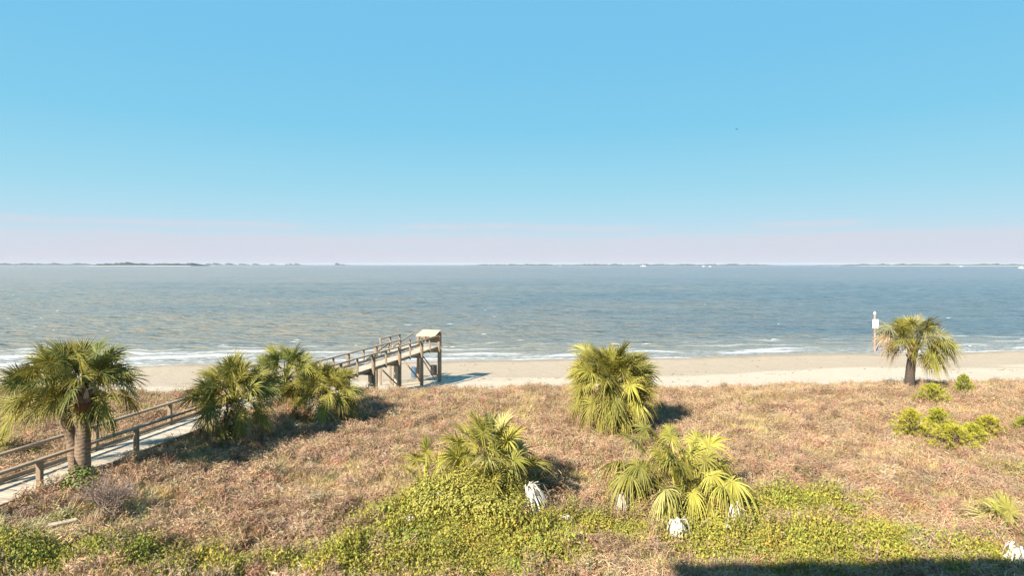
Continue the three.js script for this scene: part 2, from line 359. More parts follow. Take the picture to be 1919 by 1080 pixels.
// a chamfered beam from p to q, width w (sideways) and height h
const beamCache = new Map();
function beamGeo(len, w, h) {
  const key = [len.toFixed(2), w, h].join();
  if (!beamCache.has(key)) {
    const c = Math.min(w, h) * 0.1, s = new THREE.Shape();
    s.moveTo(-w / 2 + c, -h / 2); s.lineTo(w / 2 - c, -h / 2); s.lineTo(w / 2, -h / 2 + c); s.lineTo(w / 2, h / 2 - c); s.lineTo(w / 2 - c, h / 2); s.lineTo(-w / 2 + c, h / 2); s.lineTo(-w / 2, h / 2 - c); s.lineTo(-w / 2, -h / 2 + c); s.closePath();
    const g = new THREE.ExtrudeGeometry(s, { depth: len, bevelEnabled: false });
    g.translate(0, 0, -len / 2);
    const p = g.attributes.position, uv = g.attributes.uv;
    for (let i = 0; i < p.count; i++) uv.setXY(i, p.getZ(i) * 0.5 + 0.5, (p.getX(i) + p.getY(i)) * 1.3);
    beamCache.set(key, g);
  }
  return beamCache.get(key);
}
function beam(name, p, q, w, h, mat, parent) {
  const a = new THREE.Vector3(...p), b = new THREE.Vector3(...q), m = mesh(name, beamGeo(a.distanceTo(b), w, h), mat, parent);
  m.position.copy(a).add(b).multiplyScalar(0.5);
  const up = Math.abs(b.y - a.y) > 0.95 * a.distanceTo(b) ? new THREE.Vector3(0, 0, 1) : new THREE.Vector3(0, 1, 0);
  m.quaternion.setFromRotationMatrix(new THREE.Matrix4().lookAt(a, b, up));
  return m;
}
function pileGeo(h, r, seed) {
  const pts = [];
  for (let i = 0; i <= 10; i++) pts.push(new THREE.Vector2(r * (1.06 - 0.1 * i / 10) * (1 + 0.04 * n2(i * 0.9, seed)), h * i / 10));
  pts.push(new THREE.Vector2(r * 0.8, h + 0.02), new THREE.Vector2(0.001, h + 0.03));
  return new THREE.LatheGeometry(pts, 10);
}

// ---------------------------------------------------------------- boardwalk
{
  rnd = mulberry(3);
  const walk = thing('boardwalk', 'weathered timber boardwalk crossing the dune and ending in a pier above the beach', 'boardwalk', [0, 0, 0]);
  const END = 54.4, segs = [[13.5, 33], [33, END]];
  const dirAt = (Z) => Z < 33 ? new THREE.Vector3(0.1875, 0, -1).normalize() : new THREE.Vector3(0.286, 0, -1).normalize();
  const pt = (Z, off, y) => { const d = dirAt(Z - 1e-4), s = new THREE.Vector3(-d.z, 0, d.x); return [deckX(Z) - s.x * off, y, -Z - s.z * off]; };   // off metres from the near edge towards the far one
  for (const [a, b] of segs) {
    const d = dirAt((a + b) / 2), n = Math.floor((b - a) / 0.153), turn = Math.atan2(d.x, -d.z);
    for (let i = 0; i < n; i++) {
      const Z = lerp(a, b, (i + 0.5) / n), c = pt(Z, DECK_W / 2, DECK - 0.02 + R(-0.004, 0.004));
      const m = mesh('deck_board', beamGeo(DECK_W, 0.146, 0.04), pick(deckMats), walk);
      m.position.set(...c); m.rotation.y = Math.PI / 2 - turn + R(-0.01, 0.01);
    }
    for (const off of [0.08, DECK_W / 2, DECK_W - 0.08]) beam('joist', pt(a + 0.02, off, DECK - 0.15), pt(b - 0.02, off, DECK - 0.15), 0.06, 0.2, postMat, walk);
  }
  const RAIL = DECK + 0.95;
  const posts = [15.85]; while (posts[posts.length - 1] + 3.88 < END + 0.3) posts.push(posts[posts.length - 1] + 3.88);
  posts[posts.length - 1] = END - 0.1;
  const rail = (off, ya, w, h, name, mat, list) => { for (let i = 0; i + 1 < list.length; i++) beam(name, pt(list[i] + 0.005, off, ya), pt(list[i + 1] - 0.005, off, ya), w, h, mat, walk); };
  const railStops = [13.5, ...posts.slice(1, -1).map((z) => z).map((z) => Math.abs(z - 33) < 2.1 ? 33 : z), END];
  rail(-0.02, RAIL, 0.17, 0.09, 'top_rail', railMat, railStops);
  rail(DECK_W + 0.02, RAIL, 0.17, 0.09, 'top_rail', railMat, railStops.slice(0, -1));
  const L0 = posts[posts.length - 2], LW = 1.9;                        // landing widening the far side of the pier head
  for (let i = 0, n = Math.floor((END - L0) / 0.153); i < n; i++) {
    const Z = lerp(L0, END, (i + 0.5) / n), d = dirAt(Z), m = mesh('deck_board', beamGeo(LW, 0.146, 0.04), pick(deckMats), walk);
    m.position.set(...pt(Z, DECK_W + 0.012 + LW / 2, DECK - 0.02 + R(-0.004, 0.004))); m.rotation.y = Math.PI / 2 - Math.atan2(d.x, -d.z);
  }
  rail(DECK_W + LW + 0.04, RAIL, 0.17, 0.09, 'top_rail', railMat, [L0, (L0 + END) / 2, END]);
  rail(DECK_W + LW - 0.05, DECK - 0.15, 0.06, 0.2, 'joist', postMat, [L0, END]);
  for (const z of [L0 + 0.1, (L0 + END) / 2, END - 0.1]) { const p = pt(z, DECK_W + LW + 0.03, 0); beam('post', [p[0], groundY(p[0], -p[2]) - 0.4, p[2]], [p[0], RAIL - 0.046, p[2]], 0.15, 0.15, postMat, walk); }
  beam('cross_beam', pt(END - 0.3, DECK_W + 0.3, DECK - 0.37), pt(END - 0.3, DECK_W + LW + 0.1, DECK - 0.37), 0.09, 0.23, postMat, walk);
  rail(DECK_W - 0.03, DECK + 0.1, 0.045, 0.15, 'toe_rail', railMat, railStops);
  for (const z of posts) {
    for (const [k, off] of [[0, -0.03], [1, DECK_W + 0.03]]) {
      const p = pt(z, off, 0), g = groundY(p[0], -p[2]);
      if (z < 41) beam('post', [p[0], g - 0.4, p[2]], [p[0], RAIL - 0.046, p[2]], 0.16, 0.16, postMat, walk);
      else {
        const po = pt(z, k ? DECK_W + 0.12 : -0.12, 0), m = mesh('pile', pileGeo(RAIL - 0.06 - g + 0.4, 0.14, z + k), pileMat, walk);
        m.position.set(po[0], g - 0.4, po[2]);
      }
    }
    if (z > 36) {
      beam('cross_beam', pt(z - 0.16, -0.25, DECK - 0.37), pt(z - 0.16, DECK_W + 0.25, DECK - 0.37), 0.09, 0.23, postMat, walk);
      const a = pt(z + 0.2, -0.1, 0), b = pt(z + 0.2, DECK_W + 0.1, 0);
      if (z > 45) beam('cross_brace', [a[0], groundY(a[0], -a[2]) + 0.25, a[2]], [b[0], DECK - 0.55, b[2]], 0.045, 0.1, pileMat, walk);
    }
  }
  for (let i = 5; i + 1 < posts.length; i++) {   // short intermediate posts along the pier
    const z = (posts[i] + posts[i + 1]) / 2;
    for (const off of [-0.03, DECK_W + 0.03]) { const p = pt(z, off, 0); beam('post', [p[0], DECK - 0.3, p[2]], [p[0], RAIL - 0.046, p[2]], 0.13, 0.13, postMat, walk); }
  }
  for (const z of [44.7, 48.6]) { const p = pt(z, DECK_W * 0.62, 0), g = groundY(p[0], -p[2]); mesh('pile', pileGeo(DECK - 0.26 - g + 0.3, 0.17, z), paleMat, walk).position.set(p[0], g - 0.3, p[2]); }
  for (const [za, zb] of [[50.9, 53.4]]) {   // braces along the near side under the deck
    const a = pt(za, -0.12, 0), b = pt(zb, -0.12, 0);
    beam('side_brace', [a[0], DECK - 0.6, a[2]], [b[0], groundY(b[0], -b[2]) + 0.3, b[2]], 0.045, 0.09, pileMat, walk);
  }
  // raised end: a pale plywood lid sloping over the head of the missing stair, with dark cheeks
  const eA = pt(END - 0.9, -0.05, RAIL + 0.02), eB = pt(END - 0.9, DECK_W + 0.05, RAIL + 0.02), fA = pt(END + 0.55, 0.02, RAIL + 0.42), fB = pt(END + 0.55, DECK_W - 0.02, RAIL + 0.42);
  const lid = [];
  { const v = (p, dy) => [p[0], p[1] + dy, p[2]], quad = (a, b, c, d) => lid.push(...a, ...b, ...c, ...a, ...c, ...d), t = -0.04;
    quad(eA, fA, fB, eB); quad(v(eA, t), v(eB, t), v(fB, t), v(fA, t)); quad(eA, eB, v(eB, t), v(eA, t)); quad(fB, fA, v(fA, t), v(fB, t)); quad(eA, v(eA, t), v(fA, t), fA); quad(eB, fB, v(fB, t), v(eB, t)); }
  const lidGeo = tri(lid); lidGeo.setAttribute('uv', new THREE.Float32BufferAttribute(lid.filter((_, i) => i % 3 !== 1).map((v) => v * 0.3), 2));
  tag(mesh('end_panel', lidGeo, paleMat, walk), 'pale sloping board closing the end of the pier');
  for (const off of [0.0, DECK_W]) { const p = pt(END + 0.5, off, 0), g = groundY(p[0], -p[2]); beam('post', [p[0], g - 0.3, p[2]], [p[0], RAIL + 0.38, p[2]], 0.16, 0.16, postMat, walk); }
  beam('end_board', pt(END + 0.5, 0.09, DECK + 0.5), pt(END + 0.5, DECK_W - 0.09, DECK + 0.5), 0.04, 0.5, postMat, walk);
  beam('end_board', pt(END + 0.5, 0.09, DECK + 1.05), pt(END + 0.5, DECK_W - 0.09, DECK + 1.05), 0.04, 0.4, postMat, walk);
  // a handrail climbing the far side near the end
  beam('hand_rail', pt(45.5, DECK_W + 0.16, DECK + 0.1), pt(49.4, DECK_W + 0.16, RAIL + 0.02), 0.05, 0.13, railMat, walk);
  beam('hand_rail', pt(49.6, DECK_W + 0.16, DECK + 0.5), pt(53.4, DECK_W + 0.16, RAIL + 0.25), 0.05, 0.13, paleMat, walk);

  // barrels under the pier
  const barrelGeo = (r, h) => new THREE.LatheGeometry([[0.001, 0], [r * 0.93, 0], [r * 0.97, 0.03], [r, h * 0.3], [r * 1.04, h * 0.32], [r, h * 0.34], [r, h * 0.64], [r * 1.04, h * 0.66], [r, h * 0.68], [r * 0.97, h - 0.03], [r * 0.97, h], [r * 0.9, h], [r * 0.88, h - 0.05], [0.001, h - 0.05]].map(([a, b]) => new THREE.Vector2(a, b)), 24);
  const barrel = (px, py, r, h, mat, label, lid) => {
    const p = onGround(px, py), b = thing('barrel', label, 'barrel', [p.x, p.y - 0.02, p.z], 0.4, 'barrels under the pier');
    mesh('body', barrelGeo(r, h), mat, b);
    const rim = new THREE.TorusGeometry(r * 0.97, 0.022, 6, 24); rim.rotateX(Math.PI / 2); rim.translate(0, h, 0);
    mesh('rim', rim, lid, b);
  };
  barrel(777, 708, 0.31, 0.98, std(0.07, 0.13, 0.2, 0.45), 'blue barrel standing on the sand under the pier', std(0.1, 0.17, 0.25, 0.4));
  barrel(813, 703, 0.32, 0.95, std(0.025, 0.025, 0.03, 0.5), 'black barrel standing on the sand under the end of the pier', std(0.04, 0.04, 0.05, 0.4));
}

// ---------------------------------------------------------------- marker post with sign in the shallows
{
  const Z = 79.5, x = (1638.5 - W / 2) / F * Z, s = thing('sign_post', 'white notice board on a tall post at the water edge beside the windswept palm', 'sign', [x, -0.6, -Z]);
  const h = EYE - (588 - HORIZON) / F * Z + 0.6;
  mesh('post', pileGeo(h, 0.13, 4), woodMat(0.45, 0.33, 0.27, 30), s);
  const b = new THREE.BoxGeometry(0.72, 1.15, 0.03), sy = EYE - (607 - HORIZON) / F * Z + 0.6;
  b.translate(0, sy, 0.17);
  const panel = mesh('sign_panel', b, std(0.85, 0.85, 0.85, 0.5), s);
  for (const [y, w] of [[0.48, 0.5], [-0.48, 0.5]]) { const k = new THREE.BoxGeometry(w, 0.05, 0.04); k.translate(0, sy + y, 0.14); mesh('batten', k, std(0.5, 0.45, 0.4), panel); }
  mesh('cap', new THREE.ConeGeometry(0.2, 0.35, 10).translate(0, h + 0.15, 0), std(0.8, 0.82, 0.84, 0.5), s);
}

// ---------------------------------------------------------------- palms
const leafMat = (r, g, b, tr = 0.22) => new THREE.MeshPhysicalMaterial({ color: C(r, g, b), roughness: 0.62, transmission: tr, thickness: 0, vertexColors: true, side: THREE.DoubleSide, specularIntensity: 0.6 });
const PALM = { deep: leafMat(0.14, 0.165, 0.035), mid: leafMat(0.235, 0.23, 0.045), olive: leafMat(0.27, 0.245, 0.05), yellow: leafMat(0.39, 0.36, 0.065), pale: leafMat(0.44, 0.41, 0.14), grey: leafMat(0.27, 0.26, 0.14) };
const DEAD = { tan: leafMat(0.36, 0.26, 0.15, 0.1), brown: leafMat(0.2, 0.135, 0.08, 0.1), white: leafMat(0.72, 0.67, 0.58, 0.1) };
// a costapalmate fan leaf: petiole leaving the heart at elevation el (degrees), arching under its weight, then pleated segments with drooping tips
function frondGeo(el, petiole, radius, droop, seed, o = {}) {
  const rr = mulberry(seed * 131 + 7), r = (a, b) => a + (b - a) * rr(), pos = [], col = [];
  petiole *= 1.12; radius *= 0.88;
  const nl = o.leaflets ?? 40, spread = (o.spread ?? 150) * Math.PI / 180;
  let p = new THREE.Vector3(0.05, 0, 0), ang = el * Math.PI / 180;
  const spine = [p.clone()], bend = (o.bend ?? 0.3) * (0.4 + 0.6 * Math.cos(ang));
  const steps = 6;
  for (let i = 0; i < steps; i++) { ang -= bend / steps; p = p.clone().add(new THREE.Vector3(Math.cos(ang), Math.sin(ang), 0).multiplyScalar(petiole / steps)); spine.push(p); }
  const push = (a, b, c, k) => { pos.push(a.x, a.y, a.z, b.x, b.y, b.z, c.x, c.y, c.z); col.push(...k, ...k, ...k); };
  for (let i = 0; i < steps; i++) {   // petiole as a three-sided tapering stalk
    const wa = 0.035 - 0.018 * i / steps, wb = 0.035 - 0.018 * (i + 1) / steps, k = o.dead ? [0.8, 0.75, 0.65] : [1.25, 1.25, 1.1];
    const ring = (q, w) => [new THREE.Vector3(q.x, q.y, q.z - w), new THREE.Vector3(q.x, q.y, q.z + w), new THREE.Vector3(q.x, q.y - w * 0.9, q.z)];
    const A = ring(spine[i], wa), B = ring(spine[i + 1], wb);
    for (let j = 0; j < 3; j++) { const l = (j + 1) % 3; push(A[j], A[l], B[l], k); push(A[j], B[l], B[j], k); }
  }
  const tip = spine[steps], twist = o.twist ?? r(-1.3, 1.3);
  for (let i = 0; i < nl; i++) {
    const f = (i + 0.5) / nl * 2 - 1, phi = f * spread, costa = radius * 0.34 * (1 - Math.abs(f)) ** 1.2;
    // the costa curves down, so central segments start lower and point lower
    const a2 = ang - 0.9 * (o.curl ?? 0.4) * (1 - Math.abs(f));
    const d = new THREE.Vector3(Math.cos(a2), Math.sin(a2), 0), s = new THREE.Vector3(0, Math.sin(twist), Math.cos(twist)), n = new THREE.Vector3().crossVectors(s, d);
    const root = tip.clone().addScaledVector(new THREE.Vector3(Math.cos(ang), Math.sin(ang), 0), costa * 0.8).addScaledVector(new THREE.Vector3(0, -1, 0), costa * 0.12);
    const dir = d.clone().multiplyScalar(Math.cos(phi)).addScaledVector(s, Math.sin(phi)).addScaledVector(n, (o.cup ?? 0.28) * Math.abs(f) + r(-0.2, 0.2)).normalize();
    const len = radius * (0.8 + 0.2 * Math.cos(phi)) * (r(0, 1) < 0.12 ? r(0.45, 0.8) : r(0.86, 1.08)), w = 0.046 * radius / 0.85 * (o.wide ?? 1) * r(0.85, 1.15);
    const across = new THREE.Vector3().crossVectors(n, dir).normalize(), tone = r(0.72, 1.25), dr = 0.6 * droop * r(0.5, 1.5), windy = o.wind ?? 0;
    const at_ = (u) => root.clone().addScaledVector(dir, len * u).add(new THREE.Vector3(0, -dr * len * u * u * (u > 0.6 ? 1 + (u - 0.6) : 1), windy * len * u * u));
    const us = [0.02, 0.3, 0.58, 0.8, 1], ws = [0.35, 1, 0.75, 0.4, 0.03];
    const k0 = o.dead ? [tone, tone * 0.97, tone * 0.92] : [tone, tone, tone];
    for (let q = 0; q < 4; q++) {
      const c0 = at_(us[q]), c1 = at_(us[q + 1]), w0 = w * ws[q] * 0.5, w1 = w * ws[q + 1] * 0.5, fold = 0.55;
      const k = q === 3 && !o.dead ? [k0[0] * 1.15, k0[1] * 0.95, k0[2] * 1.1] : k0;
      for (const sd of [-1, 1]) {
        const e0 = c0.clone().addScaledVector(across, sd * w0).addScaledVector(n, w0 * fold), e1 = c1.clone().addScaledVector(across, sd * w1).addScaledVector(n, w1 * fold);
        push(c0, e0, e1, k); push(c0, e1, c1, k);
      }
    }
  }
  return tri(pos, col);
}
const frondSet = new Map();
function frond(el, petiole, radius, droop, seed, o) { const key = [Math.round(el / 12), petiole.toFixed(1), radius.toFixed(2), droop.toFixed(1), seed % 3, JSON.stringify(o ?? 0)].join('|'); if (!frondSet.has(key)) frondSet.set(key, frondGeo(Math.round(el / 12) * 12, petiole, radius, droop, seed, o)); return frondSet.get(key); }
const trunkTex = dataTex(256, 512, (u, v) => { const ring = Math.sin(v * TAU * 26 + 2.2 * tileN(u, v, 4, 40)) * 16, k = clamp(200 + ring + 24 * tileN(u, v, 9, 41, 60) + 14 * tileN(u, v, 4, 42), 0, 255); return [k, k * 0.97, k * 0.94]; }, true);
const trunkMat = new THREE.MeshStandardMaterial({ color: C(0.33, 0.25, 0.185), map: trunkTex, bumpMap: trunkTex, bumpScale: 0.03, roughness: 0.95 });
const trunkDark = new THREE.MeshStandardMaterial({ color: C(0.13, 0.1, 0.085), map: trunkTex, bumpMap: trunkTex, bumpScale: 0.04, roughness: 0.95 });
const rustMat = new THREE.MeshStandardMaterial({ color: C(0.3, 0.15, 0.07), map: trunkTex, bumpMap: trunkTex, bumpScale: 0.02, roughness: 0.95 });
const bootMats = [std(0.42, 0.38, 0.3), std(0.5, 0.46, 0.37), std(0.17, 0.12, 0.1), std(0.24, 0.16, 0.11)];
function bootGeo(l, w) {   // the forked woody stub of a cut leaf stalk
  const p = [], A = [[-w / 2, 0, 0], [w / 2, 0, 0], [w * 0.42, l * 0.5, 0.05], [w * 0.12, l, 0.13], [-w * 0.12, l, 0.13], [-w * 0.42, l * 0.5, 0.05]], B = A.map(([x, y, z]) => [x * 0.8, y, z - 0.045]);
  const quad = (a, b, c, d) => p.push(...a, ...b, ...c, ...a, ...c, ...d);
  quad(A[0], A[1], A[2], A[5]); quad(A[5], A[2], A[3], A[4]); quad(B[1], B[0], B[5], B[2]); quad(B[2], B[5], B[4], B[3]);
  for (let i = 0; i < 6; i++) { const j = (i + 1) % 6; quad(A[j], A[i], B[i], B[j]); }
  return tri(p);
}
const boots = [bootGeo(0.3, 0.2), bootGeo(0.36, 0.17), bootGeo(0.26, 0.22)];
// spec: pos, trunk height/radius, lean [x, z], list of rings { n, el: [lo, hi], pet: [lo, hi], rad, droop, mats }
function palm(name, label, category, pos, s) {
  rnd = mulberry(s.seed);
  const g = thing(name, label, category, pos, 0, s.group), lean = s.lean ?? [0, 0], top = new THREE.Vector3(lean[0], s.h, lean[1]);
  if (s.h > 0.3) {
    const segs = 14, ring = 14, p = [], uv = [], idx = [];
    for (let i = 0; i <= segs; i++) for (let j = 0; j <= ring; j++) {
      const t = i / segs, a = j / ring * TAU, flare = 1 + 0.28 * Math.exp(-t * 9), rr = s.r * flare * (1 - 0.1 * t + 0.05 * Math.sin(t * 5 + s.seed)) * (1 + 0.05 * n3(Math.cos(a) * 1.5, t * 9, Math.sin(a) * 1.5 + s.seed));
      p.push(lean[0] * t * t + Math.cos(a) * rr, -0.3 + (s.h + 0.3) * t, lean[1] * t * t + Math.sin(a) * rr); uv.push(j / ring, t * s.h / 3);
    }
    for (let i = 0; i < segs; i++) for (let j = 0; j < ring; j++) { const a = i * (ring + 1) + j, b = a + 1, c = a + ring + 1, d = c + 1; idx.push(a, c, b, b, c, d); }
    const tg = new THREE.BufferGeometry();
    tg.setAttribute('position', new THREE.Float32BufferAttribute(p, 3)); tg.setAttribute('uv', new THREE.Float32BufferAttribute(uv, 2)); tg.setIndex(idx); tg.computeVertexNormals();
    const trunk = mesh('trunk', tg, s.dark ? trunkDark : trunkMat, g);
    if (s.band) {
      const b = new THREE.LatheGeometry([[s.r * 0.99, 0], [s.r * 1.06, 0.06], [s.r * 1.1, 0.2], [s.r * 1.12, 0.3], [s.r * 1.0, 0.34]].map(([x, y]) => new THREE.Vector2(x, y)), 16);
      const m = mesh('bark_collar', b, rustMat, trunk); m.position.set(lean[0] * 0.55, s.h - s.band, lean[1] * 0.55);
      tag(m, 'rust brown fibrous collar round the upper trunk');
    }
    for (let i = 0; i < (s.boots ?? 0); i++) {
      const a = i * 2.4 + R(-0.2, 0.2), y = s.h - (s.bootZone ?? 0.5) * (1 - i / s.boots) - 0.05, t = y / s.h, m = mesh('boot', pick(boots), pick(bootMats), g);
      m.position.set(lean[0] * t * t + Math.sin(a) * s.r * 0.94, y, lean[1] * t * t + Math.cos(a) * s.r * 0.94); m.rotation.set(0.12, a, 0, 'YXZ'); m.scale.setScalar(R(0.9, 1.25));
    }
  }
  let az = R(0, TAU);
  for (const k of s.rings) for (let i = 0; i < k.n; i++) {
    az += 2.39996 + R(-0.3, 0.3);
    let a = k.az ? k.az[i % k.az.length] * Math.PI / 180 + R(-0.08, 0.08) : az;
    const el = R(...k.el), m = mesh(k.dead ? 'dead_frond' : 'frond', frond(el, k.pet[0] + Math.round(R(0, 2)) / 2 * (k.pet[1] - k.pet[0]), k.rad, k.droop, Math.floor(R(0, 99)) + 200 * (k.dead ? 1 : 0), k.o ? { ...k.o, dead: k.dead } : k.dead ? { dead: true } : undefined), pick(k.mats), g);
    m.position.copy(top).add(new THREE.Vector3(Math.cos(a) * s.r * 0.3, k.lift ?? R(-0.12, 0.12), -Math.sin(a) * s.r * 0.3));
    m.rotation.y = a; m.scale.setScalar(R(0.88, 1.12) * (s.size ?? 1));
  }
  return g;
}
const LIVE = [PALM.deep, PALM.mid, PALM.olive, PALM.olive, PALM.olive], YELLOWISH = [PALM.mid, PALM.olive, PALM.yellow, PALM.yellow, PALM.pale];  // two leaf colour mixes, the second one yellower
const tallRings = (k = 1, live = LIVE, o) => [
  { n: Math.round(9 * k), el: [64, 90], pet: [0.7, 1.1], rad: 0.85, droop: 0.15, mats: live, o },
  { n: Math.round(13 * k), el: [38, 66], pet: [0.8, 1.15], rad: 0.88, droop: 0.25, mats: live, o },
  { n: Math.round(13 * k), el: [10, 40], pet: [0.8, 1.2], rad: 0.88, droop: 0.4, mats: live, o },
  { n: Math.round(8 * k), el: [-24, 10], pet: [0.75, 1.1], rad: 0.85, droop: 0.6, mats: live, o }];
const gp = (px, Z) => gpos(px, Z);
palm('palm_tree', 'taller twin trunk palm with rust collar standing in front of the boardwalk', 'palm tree', gp(155, 20.9), { seed: 1, h: 3.35, r: 0.24, lean: [0.1, 0], boots: 14, bootZone: 0.5, band: 0.95, group: 'palms along the boardwalk', rings: [...tallRings(1.05),
  { n: 1, el: [-34, -30], pet: [1.1, 1.1], rad: 0.8, droop: 0.6, mats: [PALM.deep], az: [5], lift: -0.2, o: { bend: 0.6 } }] });
palm('palm_tree', 'slimmer palm close behind the rust collared trunk, its crown leaning left', 'palm tree', gp(144, 21.35), { seed: 2, h: 2.95, r: 0.2, lean: [-0.6, 0.05], boots: 10, bootZone: 0.4, group: 'palms along the boardwalk', rings: tallRings(1.0) });
palm('palm_tree', 'short dark trunked palm at the right edge of the boardwalk', 'palm tree', gp(437, 26), { seed: 3, h: 1.75, r: 0.27, dark: true, boots: 12, bootZone: 0.9, group: 'palms along the boardwalk', rings: [...tallRings(1.4),
  { n: 7, el: [-60, -30], pet: [0.6, 0.9], rad: 0.8, droop: 0.5, mats: [DEAD.brown, DEAD.tan, PALM.olive], dead: true }] });
palm('palm_tree', 'dark crowded palm squeezed between two others beside the pier', 'palm tree', gp(536, 31.8), { seed: 4, h: 1.7, r: 0.24, dark: true, boots: 6, group: 'palms along the boardwalk', rings: [...tallRings(0.9, [PALM.deep, PALM.mid, PALM.mid]), { n: 4, el: [-60, -30], pet: [0.6, 0.8], rad: 0.8, droop: 0.5, mats: [DEAD.brown], dead: true }] });
palm('palm_tree', 'short palm with a pale dead leaf skirt nearest to the pier', 'palm tree', gp(605, 30.6), { seed: 5, h: 1.55, r: 0.26, boots: 10, bootZone: 0.8, group: 'palms along the boardwalk', rings: [...tallRings(1.4, [PALM.mid, PALM.olive, PALM.olive, PALM.yellow]),
  { n: 10, el: [-78, -45], pet: [0.5, 0.7], rad: 0.8, droop: 0.35, mats: [DEAD.tan, DEAD.brown, DEAD.tan, DEAD.white], dead: true }] });
palm('palm_tree', 'large round bushy palm standing alone on the dune crest', 'palm tree', gp(1146, 28.9), { seed: 6, h: 2.6, size: 1.14, r: 0.28, dark: true, boots: 8, bootZone: 0.8, rings: [...tallRings(2.7, [PALM.olive, PALM.olive, PALM.yellow, PALM.olive, PALM.mid]),
  { n: 22, el: [-58, -25], pet: [0.8, 1.1], rad: 0.9, droop: 0.45, mats: [PALM.olive, PALM.olive, PALM.mid, DEAD.tan] }, { n: 12, el: [-80, -55], pet: [0.7, 1.0], rad: 0.85, droop: 0.3, mats: [DEAD.tan, DEAD.brown], dead: true }] });
palm('palm_tree', 'windswept palm with a dark trunk on the crest before the sand', 'palm tree', gp(1703, 37.4), { seed: 7, h: 2.85, r: 0.27, lean: [0.3, 0], dark: true, boots: 12, bootZone: 0.9, rings: [
  { n: 16, el: [50, 88], pet: [0.7, 1.1], rad: 0.95, droop: 0.35, mats: [PALM.grey, PALM.olive, PALM.olive] },
  { n: 24, el: [15, 52], pet: [0.8, 1.25], rad: 0.98, droop: 0.55, mats: [PALM.olive, PALM.olive, PALM.mid, PALM.grey] },
  { n: 14, el: [-8, 34], pet: [0.9, 1.3], rad: 0.98, droop: 0.8, mats: [PALM.olive, PALM.mid], az: [-30, 12, -62, 40, -5, -80] },
  { n: 6, el: [-20, 20], pet: [0.9, 1.2], rad: 0.9, droop: 0.8, mats: [PALM.olive, DEAD.tan], az: [190, 160, 215, 235] },
  { n: 7, el: [-45, -20], pet: [0.8, 1.1], rad: 0.9, droop: 0.7, mats: [DEAD.tan, PALM.olive, PALM.olive], az: [-20, 20, -50, -75] }] });
// trunkless palmettos
palm('palmetto', 'yellow green palmetto with spreading drooping fans right of the middle', 'palmetto', gp(1275, 19.7), { seed: 8, size: 1.1, h: 0.15, r: 0.2, rings: [
  { n: 15, el: [58, 88], pet: [1.0, 1.5], rad: 0.88, droop: 0.8, mats: YELLOWISH }, { n: 24, el: [32, 60], pet: [1.1, 1.5], rad: 0.88, droop: 1.3, mats: YELLOWISH, o: { bend: 0.6, curl: 0.9 } }, { n: 18, el: [12, 34], pet: [1.0, 1.4], rad: 0.85, droop: 1.3, mats: YELLOWISH, o: { bend: 0.6, curl: 0.9 } }] });
palm('palmetto', 'palmetto overgrown by green vines in the middle of the dune', 'palmetto', gp(918, 19.7), { seed: 9, size: 1.1, h: 0.4, r: 0.2, rings: [
  { n: 14, el: [60, 90], pet: [0.9, 1.3], rad: 0.85, droop: 0.25, mats: YELLOWISH }, { n: 14, el: [28, 62], pet: [0.9, 1.2], rad: 0.85, droop: 0.35, mats: YELLOWISH }, { n: 5, el: [5, 30], pet: [0.7, 0.9], rad: 0.75, droop: 0.5, mats: [PALM.yellow, PALM.olive] }] });
palm('palmetto', 'small palmetto of a few upright fans left of the overgrown one', 'palmetto', gp(798, 20.3), { seed: 10, size: 1.1, h: 0.35, r: 0.12, rings: [{ n: 5, el: [58, 86], pet: [0.5, 0.9], rad: 0.7, droop: 0.2, mats: [PALM.yellow, PALM.pale] }, { n: 3, el: [25, 50], pet: [0.5, 0.7], rad: 0.65, droop: 0.35, mats: [PALM.yellow] }] });
palm('palmetto', 'small palmetto at the right foot of the bushy palm', 'palmetto', gp(1236, 26.6), { seed: 12, h: 0.1, r: 0.14, rings: [{ n: 6, el: [35, 80], pet: [0.4, 0.7], rad: 0.75, droop: 0.3, mats: [PALM.mid, PALM.olive] }, { n: 5, el: [5, 35], pet: [0.4, 0.7], rad: 0.75, droop: 0.5, mats: [PALM.olive] }] });
palm('palmetto', 'bright palmetto cut by the right edge of the photo', 'palmetto', gp(1925, 16.9), { seed: 13, h: 0.1, r: 0.16, rings: [{ n: 6, el: [45, 80], pet: [0.5, 0.8], rad: 0.8, droop: 0.3, mats: YELLOWISH }, { n: 7, el: [10, 40], pet: [0.6, 0.9], rad: 0.85, droop: 0.4, mats: [PALM.yellow, PALM.pale] }] });
palm('palmetto', 'dark palmetto behind the boardwalk at the left edge', 'palmetto', gp(-12, 24.6), { seed: 14, h: 0.2, r: 0.18, rings: [{ n: 6, el: [40, 80], pet: [0.6, 0.9], rad: 0.85, droop: 0.3, mats: LIVE }, { n: 9, el: [5, 40], pet: [0.7, 1.0], rad: 0.85, droop: 0.45, mats: LIVE }] });
